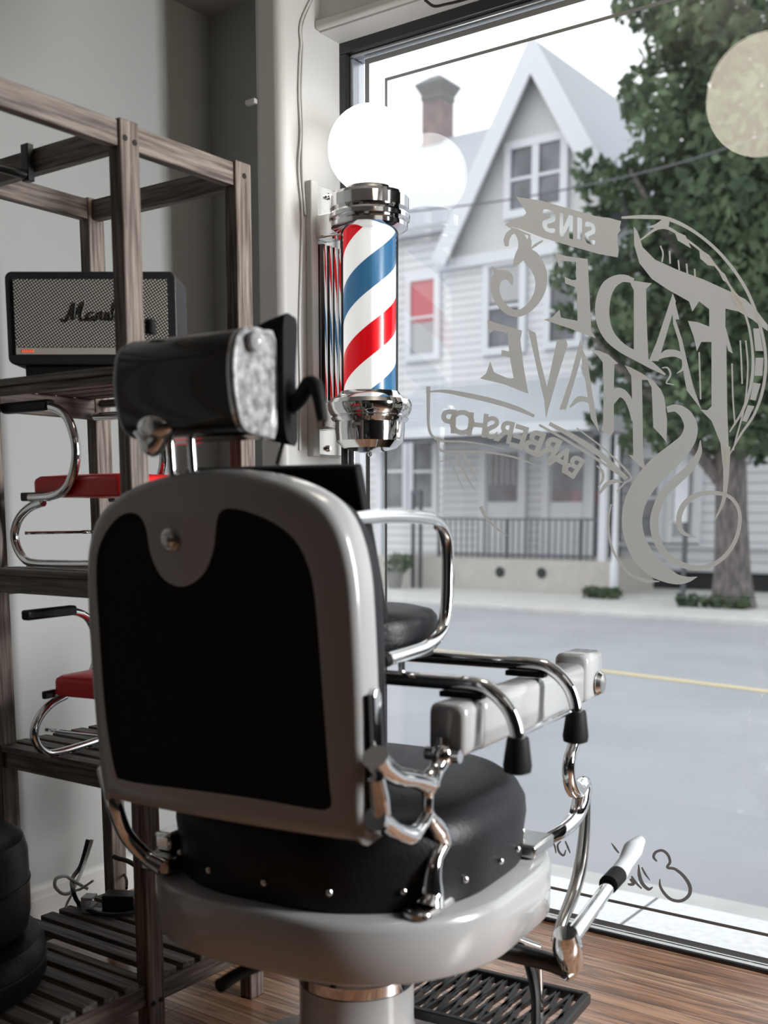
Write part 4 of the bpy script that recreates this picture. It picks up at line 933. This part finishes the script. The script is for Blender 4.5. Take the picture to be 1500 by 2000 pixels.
# ================================================================== CHILD'S BOOSTER SEAT ON THE ARMS
bz = AT+.0145
bo = thing('booster_seat', 'black booster seat with chrome frame laid across the arms of the barber chair', 'booster seat', CO+Vector((0, 0, .82)), CA)
def bobj(name, bm, m, parent=None, **k): bm.transform(Matrix.Translation((0, 0, -.82))); return obj(name, bm, m, parent or bo, local=True, **k)
TR = .0125
y1_, y2_ = flat(850, 1335, .82).y, flat(1000, 1300, .82).y
zc_ = AT+.0135+.010
for y_, capy, bend in ((y1_, 1470, ((930, 1346), (962, 1368), (985, 1392), (1000, 1425), (1006, 1462))), (y2_+.012, 1428, ((1060, 1306), (1092, 1322), (1116, 1346), (1128, 1378), (1130, 1418)))):
    bx_ = [AX+.012, AX+.045, AX+.07, AX+.082, AX+.086]; bz_ = [zc_, zc_-.012, zc_-.036, zc_-.062, zc_-.085]
    pts = [Vector((-.02, y_, zc_)), Vector((.1, y_, zc_)), Vector((.2, y_, zc_))]+[Vector((x, y_, z)) for x, z in zip(bx_, bz_)]
    bm = B(); tube(bm, [Vector((-2*.01-v.x, v.y, v.z)) for v in reversed(pts[1:])]+pts, TR, 18); rl = bobj('hook_rail', bm, M['chrome'])
    for s in (1, -1):
        e_ = pts[-1].copy(); 
        if s < 0: e_.x = -.02-e_.x
        bm = B(); lathe(bm, [(.017, .006), (.0185, 0), (.0235, -.04), (.022, -.05), (.012, -.054)], e_, 24); bobj('rubber_cap', bm, M['rubber'], rl)
        bm = B(); box(bm, ((AX-.01)*s-.01*(s < 0)-.04, y_-.011, AT+.0005), ((AX-.01)*s-.01*(s < 0)+.036, y_+.011, AT+.0105)); bobj('rail_pad', bm, M['rubber'], rl, bevel=.002)
bm = B(); tube(bm, [(AX+.082, y1_, zc_-.078), (AX+.082, y2_+.012, zc_-.078)], .0042, 10); bobj('tie_rod', bm, M['chrome'])
bxr = .15
def BS(x, y): return side(x, y, bxr)
loop = [(690, 1012), (760, 1008), (820, 1010), (850, 1018), (868, 1042), (874, 1080), (874, 1150), (870, 1205), (858, 1238), (832, 1262), (795, 1276), (756, 1288)]
for s in (1, -1):
    P_ = [BS(*p) for p in loop]; P_ = [Vector((v.x*s-(.06 if s < 0 else 0), v.y, v.z)) for v in P_]
    bm = B(); tube(bm, P_, .0115, 18); lp_ = bobj('arm_loop', bm, M['chrome'])
    bm = B(); tube(bm, [P_[-1]+(P_[-1]-P_[-2]).normalized()*.001, P_[-1]+(P_[-1]-P_[-2]).normalized()*.02], .0125, 14); bobj('end_cap', bm, M['rubber'], lp_)
    for y_ in (y1_,):
        bm = B(); zq = .862 if y_ < .0 else .885; tube(bm, [(P_[0].x, min(y_, .075), zc_+.008), (P_[0].x, min(y_, .075), .868)], .006, 8); bobj('loop_stay', bm, M['chrome'])
# seat cushion and back panel
zt = flat(820, 1195, .95)
bm = B(); sc_ = Vector((-.03, -.03, 0)); 
stack(bm, [[Vector((sc_.x+p[0]*k, sc_.y+.055+p[1]*k, z)) for p in rsquare(.315, .13, 9, sy=.31)] for k, z in ((.92, .848), (.99, .853), (1, .865), (1, .898), (.985, .912), (.93, .922), (.75, .929), (.3, .932))]); bobj('seat_cushion', bm, M['leather'], smooth=50)
bm = B(); box(bm, (-.16, -.13, zc_+TR), (.10, .12, .8478)); bobj('seat_base', bm, M['black_metal'], bevel=.004)
pT, pB = BS(712, 903), BS(766, 1212)
d_ = (pT-pB).normalized(); th_ = Vector((0, -d_.z, d_.y)).normalized()*.022
wx = .335
for_ = lambda a, b_: Vector((bxr-.002-a, b_.y, b_.z))
bm = B(); rr = [(0, 0), (0, 1), (1, 1), (1, 0)]
stack(bm, [[Vector((bxr-.003-wx*(1-0), p.y, p.z)) for p in (pB, pT, pT+th_, pB+th_)], [Vector((bxr-.003, p.y, p.z)) for p in (pB, pT, pT+th_, pB+th_)]]); bobj('back_panel', bm, M['black_panel'], bevel=.006, seg=3)

# ================================================================== LETTERING ON THE PANE (read from the street, so seen mirrored)
VY = GY-.0012
sign = thing('window_lettering', 'pale vinyl shop lettering in a scrolled badge on the window pane, seen mirrored', 'lettering', (onY(1230, 800, VY).x, VY, onY(1230, 1130, VY).z))
TV = .0007
def vp(x, y): p = onY(x, y, VY); return (p.x, p.z)
VF = ((0, VY, 0), (1, 0, 0), (0, 0, 1))
from mathutils.geometry import delaunay_2d_cdt
DEPTH = [0]
def sheet(name, faces, m=None, parent=None):
    """faces: lists of pixel points that may overlap; cut as ONE film outline"""
    vs, fs = [], []
    for f in faces:
        P_ = [Vector(vp(*p)) for p in f]
        ar = sum(P_[i].x*P_[(i+1) % len(P_)].y-P_[(i+1) % len(P_)].x*P_[i].y for i in range(len(P_)))
        if abs(ar) < 1e-9: continue
        if ar < 0: P_.reverse()
        fs.append(list(range(len(vs), len(vs)+len(P_)))); vs += P_
    V_, _e, F_, _ov, _oe, of_ = delaunay_2d_cdt(vs, [], fs, 0, 1e-6); F_ = [f for f, o_ in zip(F_, of_) if o_]
    DEPTH[0] += 1; y_ = VY-.00015*(DEPTH[0] % 12)
    bm = B(); bv = [bm.verts.new((v.x, y_, v.y)) for v in V_]
    for f in F_:
        bm.faces.new([bv[i] for i in f])
    bmesh.ops.delete(bm, geom=[v for v in bm.verts if not v.link_faces], context='VERTS')
    o = obj(name, bm, m or M['vinyl'], parent or sign, smooth=0)
    return o
def tri_faces(loops):
    flat = [p for l in loops for p in l]
    return [[flat[i] for i in t_] for t_ in tessellate_polygon([[Vector((p[0], p[1], 0)) for p in l] for l in loops])]
def poly(name, pts, sm=0, holes=(), m=None, parent=None):
    return sheet(name, tri_faces([pts]+[list(h) for h in holes]), m, parent)
def rib_pts(pts, wid, n=6):
    P_ = smooth_path([(x, y, 0) for x, y in pts], n); k = len(pts); m_ = len(P_); Lf, Rf = [], []
    for i, p in enumerate(P_):
        d = P_[min(i+1, m_-1)]-P_[max(i-1, 0)]; d.normalize(); nn = Vector((-d.y, d.x, 0))
        if isinstance(wid, (int, float)): w_ = wid
        else:
            t_ = i/(m_-1)*(k-1); a_ = int(t_); b_ = min(a_+1, k-1); w_ = wid[a_]*(1-(t_-a_))+wid[b_]*(t_-a_)
        Lf.append(p+nn*w_/2); Rf.append(p-nn*w_/2)
    return Lf, Rf
def ribbon(fs, pts, wid, n=6):
    Lf, Rf = rib_pts(pts, wid, n)
    for i in range(len(Lf)-1):
        q_ = [tuple(v[:2]) for v in (Lf[i], Lf[i+1], Rf[i+1], Rf[i])]
        fs += [[q_[0], q_[1], q_[2]], [q_[0], q_[2], q_[3]]]
    return fs
def sc(x0, y0, k, pts): return [(x0+x/k, y0+y/k) for x, y in pts]
def rib(name, x0, y0, k, pts, wid, parent=None):
    w_ = wid/k if isinstance(wid, (int, float)) else [q_/k for q_ in wid]
    return sheet(name, ribbon([], sc(x0, y0, k, pts), w_), None, parent)
c1 = lambda pts: sc(980, 360, 5.357, pts)
# banner with the letters cut out
def cut(cx_, cy_, w_, h_, glyph, tilt=.27):
    def T(p): x, y = p; return (cx_+x*w_, cy_+y*h_+x*w_*tilt)
    G = {'S': [[(-1, -.55), (-.75, -.95), (-.1, -1.0), (.7, -.9), (1, -.5), (.85, -.1), (.2, .15), (-.25, .3), (-.3, .55), (.1, .65), (.5, .55), (.95, .55), (.8, .9), (.2, 1.02), (-.6, .95), (-1, .6), (-.95, .15), (-.4, -.1), (.2, -.3), (.3, -.5), (0, -.62), (-.45, -.5)]],
         'I': [[(-.5, -1), (.5, -1), (.5, 1), (-.5, 1)]],
         'N': [[(-1, -1), (-.45, -1), (-.45, .2), (.4, -1), (1, -1), (1, 1), (.45, 1), (.45, -.15), (-.4, 1), (-1, 1)]]}
    return [[T(p) for p in l] for l in G[glyph]]
ban = c1([(150, 130), (410, 170), (760, 270), (1010, 340), (1120, 350), (1250, 385), (1235, 450), (1245, 480), (1215, 520), (1210, 600), (1225, 690), (1215, 765), (1020, 730), (700, 640), (430, 560), (200, 470), (30, 430), (70, 395), (120, 362), (225, 335), (258, 300), (232, 250), (190, 195)])
hol = []
for g_, x, y, w_, h_ in (('S', 495, 385, 70, 118), ('N', 675, 435, 70, 122), ('I', 815, 468, 50, 118), ('S', 925, 512, 58, 116)): hol += [sc(980, 360, 5.357, l) for l in cut(x, y, w_, h_, g_)]
poly('banner', ban, holes=hol)
rib('banner_fold', 980, 360, 5.357, [(60, 440), (180, 490), (300, 535)], [10, 26, 16])
rib('banner_fold', 980, 360, 5.357, [(280, 700), (350, 640), (430, 590)], [8, 30, 18])
# FADES
x0, y0, k = 840, 400, 5.357
bm = []
ribbon(bm, sc(x0, y0, k, [(805, 435), (800, 370), (830, 305), (885, 275), (935, 310), (970, 380), (975, 460), (940, 540), (905, 600), (870, 650)]), [q/k for q in (40, 62, 60, 56, 76, 100, 110, 110, 70, 14)])
ribbon(bm, sc(x0, y0, k, [(960, 480), (1060, 560), (1140, 680), (1165, 810), (1135, 940), (1055, 1060), (950, 1130), (850, 1125), (760, 1060), (700, 960), (680, 850), (710, 760), (770, 735), (830, 760), (862, 840)]), [q/k for q in (110, 170, 150, 125, 105, 85, 74, 76, 80, 85, 95, 110, 110, 80, 14)])
ribbon(bm, sc(x0, y0, k, [(648, 640), (680, 690), (720, 740)]), [q/k for q in (4, 45, 90)])
ribbon(bm, sc(x0, y0, k, [(1040, 305), (1035, 400), (1010, 500)]), [q/k for q in (6, 60, 80)])
sheet('letter', bm)
x0, y0, k = 840, 360, 2.273
g6 = lambda pts: sc(840, 360, 2.273, pts)
def letter(*shapes):
    """several overlapping pieces of one cut letter: polygons and ribbons in one mesh"""
    fs = []
    for sh in shapes:
        if sh[0] == 'p': fs += tri_faces([sh[1]])
        else: ribbon(fs, sh[1], sh[2])
    return sheet('letter', fs)
def wk(l, k=2.273): return [q/k for q in l]
letter(('p', g6([(555, 305), (600, 318), (700, 332), (705, 430), (712, 560), (716, 650), (738, 684), (620, 640), (505, 602), (545, 588), (575, 556), (582, 592), (655, 606), (652, 460), (600, 440), (598, 410), (630, 425), (650, 425), (648, 345), (585, 340), (572, 365)])))
letter(('p', g6([(880, 402), (905, 428), (985, 440), (960, 465), (962, 600), (970, 782), (905, 745), (905, 600), (905, 470), (893, 446)])), ('r', g6([(905, 428), (850, 418), (795, 450), (768, 520), (768, 600), (795, 670), (850, 725), (920, 765), (985, 805), (1045, 845)]), wk([22, 36, 58, 64, 62, 52, 42, 40, 30, 8])))
letter(('p', g6([(1078, 484), (1092, 520), (1070, 600), (1015, 785), (972, 785), (1010, 690)])), ('p', g6([(1078, 484), (1108, 600), (1090, 600), (1120, 690), (1145, 800), (1170, 900), (1205, 1000), (1140, 915), (1128, 850), (1105, 700), (1080, 620), (1075, 560)])),
       ('r', g6([(1010, 775), (1050, 752), (1095, 752), (1130, 772)]), wk([10, 34, 30, 24])), ('r', g6([(1128, 780), (1122, 820), (1095, 840)]), wk([16, 12, 3])), ('r', g6([(1030, 815), (1055, 815), (1068, 845), (1050, 880), (1065, 886), (1085, 890)]), wk([5, 8, 9, 7, 6, 4])))
letter(('p', g6([(905, 188), (922, 210), (945, 280), (1000, 335), (1100, 380), (1220, 425), (1330, 475), (1400, 510), (1450, 560), (1500, 625), (1500, 652), (1430, 600), (1370, 565), (1312, 552), (1312, 632), (1345, 752), (1325, 740), (1316, 710), (1320, 1000), (1325, 1130), (1330, 1250), (1300, 1250), (1290, 1150), (1250, 1050), (1200, 1000), (1232, 1003), (1250, 985), (1250, 700), (1205, 700), (1185, 742), (1172, 680), (1145, 606), (1190, 612), (1240, 632), (1240, 555), (1195, 520), (1165, 565), (1150, 520), (1060, 470), (985, 420), (930, 350), (907, 270)])))
# SHAVE
letter(('p', g6([(255, 602), (300, 618), (410, 650), (402, 690), (415, 800), (437, 930), (330, 888), (222, 862), (250, 840), (268, 786), (285, 835), (350, 862), (372, 860), (355, 770), (318, 760), (318, 735), (352, 742), (345, 660), (285, 648), (262, 665)])))
letter(('p', g6([(436, 642), (470, 660), (490, 780), (520, 900), (565, 690), (605, 690), (612, 712), (560, 880), (515, 1040), (508, 960), (480, 840)])))
letter(('p', g6([(668, 690), (680, 740), (650, 850), (605, 1000), (575, 1000), (620, 870)])), ('p', g6([(672, 720), (700, 780), (725, 950), (752, 1100), (715, 1040), (690, 870), (676, 800)])), ('r', g6([(622, 990), (660, 955), (700, 958), (722, 985)]), wk([8, 26, 22, 12])))
c3 = lambda pts: sc(1220, 660, 5.357, pts); c4 = lambda pts: sc(1100, 760, 3.75, pts)
letter(('p', g6([(712, 733), (750, 738), (790, 755), (835, 795), (818, 800), (816, 900), (816, 1095), (800, 1120), (760, 1090), (768, 1060), (770, 900), (766, 790), (745, 762)])), ('r', g6([(800, 960), (835, 925), (868, 940), (892, 985), (905, 1050)]), wk([46, 44, 34, 30, 20])),
       ('p', g6([(864, 803), (889, 812), (940, 839), (943, 1000), (946, 1205), (956, 1275), (905, 1225), (880, 1200), (902, 1205), (898, 1000), (893, 850)])))
letter(('p', c3([(0, 285), (60, 325), (180, 370), (300, 450), (380, 540), (415, 620), (430, 725), (430, 760), (445, 850), (440, 1095), (380, 1020), (300, 935), (290, 700), (282, 520), (240, 440), (170, 440), (100, 400), (60, 360)])),
       ('r', c4([(760, 150), (830, 140), (900, 190), (935, 280), (905, 380), (820, 470), (720, 560), (640, 640), (570, 740), (520, 850), (505, 980), (530, 1110), (600, 1240), (700, 1330), (820, 1390), (910, 1395), (980, 1375)]), [q/3.75 for q in (44, 56, 84, 100, 120, 150, 170, 165, 160, 155, 150, 150, 150, 130, 80, 44, 4)]))
rib('scroll', 1100, 760, 3.75, [(1005, 375), (995, 470), (930, 575), (830, 670), (740, 760), (690, 860), (665, 980), (690, 1110), (760, 1220), (880, 1290), (1010, 1310), (1140, 1260), (1240, 1150), (1290, 1010), (1285, 880), (1220, 790), (1110, 760), (990, 772), (900, 830), (855, 910), (850, 1000), (890, 1060), (975, 1085)], [6, 40, 62, 66, 62, 60, 62, 58, 50, 42, 36, 32, 30, 28, 26, 26, 30, 36, 42, 42, 38, 28, 4])
rib('scroll', 1100, 760, 3.75, [(1200, 420), (1195, 560), (1190, 700), (1170, 830), (1110, 960)], [50, 48, 36, 26, 8])
# badge outline, ribbon ends and rays
rib('badge_line', 800, 760, 3.75, [(138, -20), (138, 130), (140, 270), (165, 340), (235, 378), (400, 385), (560, 408), (700, 442)], [30, 26, 20, 18, 16, 14, 10, 4])
rib('badge_line', 800, 760, 3.75, [(205, 372), (215, 425), (250, 455), (400, 458), (560, 462), (740, 492), (870, 535), (965, 582)], [8, 14, 18, 17, 16, 14, 10, 6])
rib('badge_line', 800, 760, 3.75, [(120, 20), (250, 15), (400, 40), (600, 85), (780, 140), (915, 198)], [8, 24, 36, 38, 36, 22])
rib('badge_line', 740, 800, 3, [(940, 90), (1100, 180), (1300, 305), (1450, 410)], [14, 16, 16, 12])
rib('badge_line', 740, 800, 3, [(1000, 82), (1150, 165), (1300, 265), (1455, 405)], [22, 32, 34, 20])
rib('badge_line', 740, 800, 3, [(1160, 108), (1320, 230), (1475, 385), (1440, 430), (1395, 480)], [8, 10, 12, 12, 8])
rib('badge_line', 740, 800, 3, [(1290, 500), (1330, 445), (1380, 420), (1430, 425)], [8, 26, 26, 6])
rib('badge_line', 800, 760, 3.75, [(330, 465), (380, 560), (430, 660), (480, 740)], [24, 18, 14, 8])
rib('badge_line', 800, 760, 3.75, [(385, 465), (440, 560), (500, 680)], [22, 14, 6])
rib('badge_line', 800, 760, 3.75, [(1370, 560), (1410, 600), (1415, 660), (1380, 720)], [10, 22, 22, 8])
rib('badge_line', 800, 760, 3.75, [(215, 530), (295, 530), (345, 630), (400, 740)], [8, 10, 10, 6])
rib('badge_line', 800, 760, 3.75, [(520, 860), (560, 940), (640, 1020), (715, 1075)], [26, 20, 14, 6])
g2 = lambda pts: pts
rib('badge_arc', 840, 360, 2.273, [(850, 148), (950, 145), (1060, 155), (1180, 215), (1300, 320), (1400, 460), (1460, 610), (1490, 760), (1480, 900), (1440, 1020), (1380, 1110), (1330, 1200)], [10, 18, 18, 14, 14, 14, 14, 14, 14, 12, 10, 6])
rib('badge_arc', 840, 360, 2.273, [(930, 250), (1030, 190), (1130, 240), (1240, 330), (1330, 450), (1400, 580), (1430, 720), (1430, 860), (1395, 990), (1330, 1100)], [6, 16, 10, 10, 10, 10, 12, 14, 14, 6])
for p_ in ([(1040, 150), (1065, 155), (1060, 190), (1000, 195), (960, 190), (1000, 178)], [(1085, 205), (1135, 228), (1160, 285), (1100, 250)], [(1195, 285), (1240, 315), (1275, 365), (1235, 360), (1200, 330)], [(1275, 372), (1310, 400), (1335, 450), (1300, 425)], [(1335, 455), (1375, 500), (1410, 560), (1365, 545), (1340, 500)], [(1435, 640), (1462, 640), (1480, 740), (1445, 740)], [(1445, 770), (1480, 770), (1475, 850), (1440, 850)], [(1435, 880), (1468, 885), (1445, 960), (1420, 955)], [(1410, 980), (1440, 985), (1405, 1055), (1385, 1050)]):
    poly('badge_dash', g6(p_))
for pts in ([(1290, 480), (1295, 495), (1293, 512)], [(1308, 490), (1309, 515)], [(1325, 508), (1327, 528)], [(1341, 515), (1343, 535)], [(1357, 525), (1358, 545)], [(1430, 710), (1432, 780), (1436, 830)], [(1446, 665), (1448, 700), (1450, 750)], [(1457, 665), (1461, 720), (1455, 790), (1440, 850), (1432, 880)], [(1366, 688), (1369, 780)]):
    sheet('badge_ray', ribbon([], pts, [3.2]*len(pts)))
rib('badge_arc', 1120, 880, 5.357, [(395, 560), (365, 720), (375, 900), (420, 1060), (500, 1190), (600, 1300), (760, 1360), (900, 1370)], [14, 26, 26, 24, 20, 24, 40, 10])
# BARBERSHOP on the lower ribbon, set in block capitals
for ch_, x, y, rot, hgt in (('P', 292, 232, 3, 160), ('O', 385, 240, 4, 165), ('H', 500, 258, 6, 160), ('S', 605, 278, 9, 150), ('R', 705, 308, 13, 150), ('E', 810, 348, 17, 160), ('B', 920, 388, 22, 170), ('R', 1030, 432, 27, 170), ('A', 1120, 505, 30, 160), ('B', 1208, 562, 33, 150)):
    cu = bpy.data.curves.new('tmp_font', 'FONT'); cu.body = ch_; cu.size = 1.0; cu.align_x = 'CENTER'; cu.offset = .03; cu.fill_mode = 'FRONT'
    to = bpy.data.objects.new('tmp_font', cu); COL.objects.link(to)
    dg = bpy.context.evaluated_depsgraph_get(); me_ = bpy.data.meshes.new_from_object(to.evaluated_get(dg))
    bpy.data.objects.remove(to); bpy.data.curves.remove(cu)
    ca_, sa_ = cos(radians(rot)), sin(radians(rot)); S3 = hgt/.68
    def place(co):
        a_, b_ = -co.x*S3*.95, -(co.y-.36)*S3                      # mirrored left to right
        return (800+(x+a_*ca_-b_*sa_)/3.75, 760+(y+a_*sa_+b_*ca_)/3.75)
    fs = [[place(me_.vertices[i].co) for i in p.vertices] for p in me_.polygons]; bpy.data.meshes.remove(me_)
    sheet('letter', fs)
# script line at the foot of the pane
est = thing('window_script', 'grey script lettering at the foot of the window pane beside the lever grip, seen mirrored', 'lettering', (onY(1250, 1740, VY).x, VY, onY(1250, 1760, VY).z))
def erib(pts, wid, x0=1180, y0=1600, k=4.6875):
    return sheet('letter', ribbon([], sc(x0, y0, k, pts), [q/k for q in wid]), M['etch'], est)
erib([(485, 385), (455, 345), (475, 300), (535, 285), (585, 325), (605, 390), (580, 440), (650, 455), (730, 520), (785, 610), (780, 690), (710, 745), (620, 735), (555, 680), (515, 610), (512, 545)], [14, 26, 26, 24, 26, 26, 24, 26, 30, 34, 34, 30, 28, 28, 24, 10])
erib([(315, 415), (322, 510), (350, 590), (405, 640), (445, 622)], [10, 34, 34, 30, 12])
erib([(345, 440), (375, 500), (420, 560)], [14, 20, 8])
erib([(240, 545), (270, 590), (235, 598), (215, 590)], [26, 30, 24, 10])
erib([(250, 520), (300, 590), (345, 635)], [16, 22, 14])
erib([(65, 215), (100, 265), (135, 310)], [6, 22, 14])
erib([(-355, 200), (-330, 260), (-310, 310)], [14, 20, 10])
erib([(-395, 200), (-425, 240), (-410, 300), (-370, 330), (-350, 280)], [10, 20, 22, 20, 10])
erib([(-480, 190), (-450, 250), (-440, 310)], [14, 18, 10])

# ================================================================== PENDANT GLOBE LAMP (over the shop floor, mirrored in the pane)
hit = onY(1492, 185, GY); dd = ray(1492, 185).normalized(); dd.y = -dd.y; pg = hit+dd*.80
pend = thing('pendant_lamp', 'round lit pendant lamp near the ceiling, mirrored pale in the upper right of the pane', 'lamp', (pg.x, pg.y, 2.529))
bm = B(); sphere(bm, pg, .16, 40); obj('lamp_globe', bm, mat('lit_pendant_glass', (1, .95, .85), .4, emit=(1, .9, .74), estr=8.0), pend)
bm = B(); lathe(bm, [(.012, pg.z+.158), (.012, 2.515), (.05, 2.517), (.05, 2.529)], (pg.x, pg.y, 0), 20); obj('lamp_stem', bm, M['chrome'], pend)
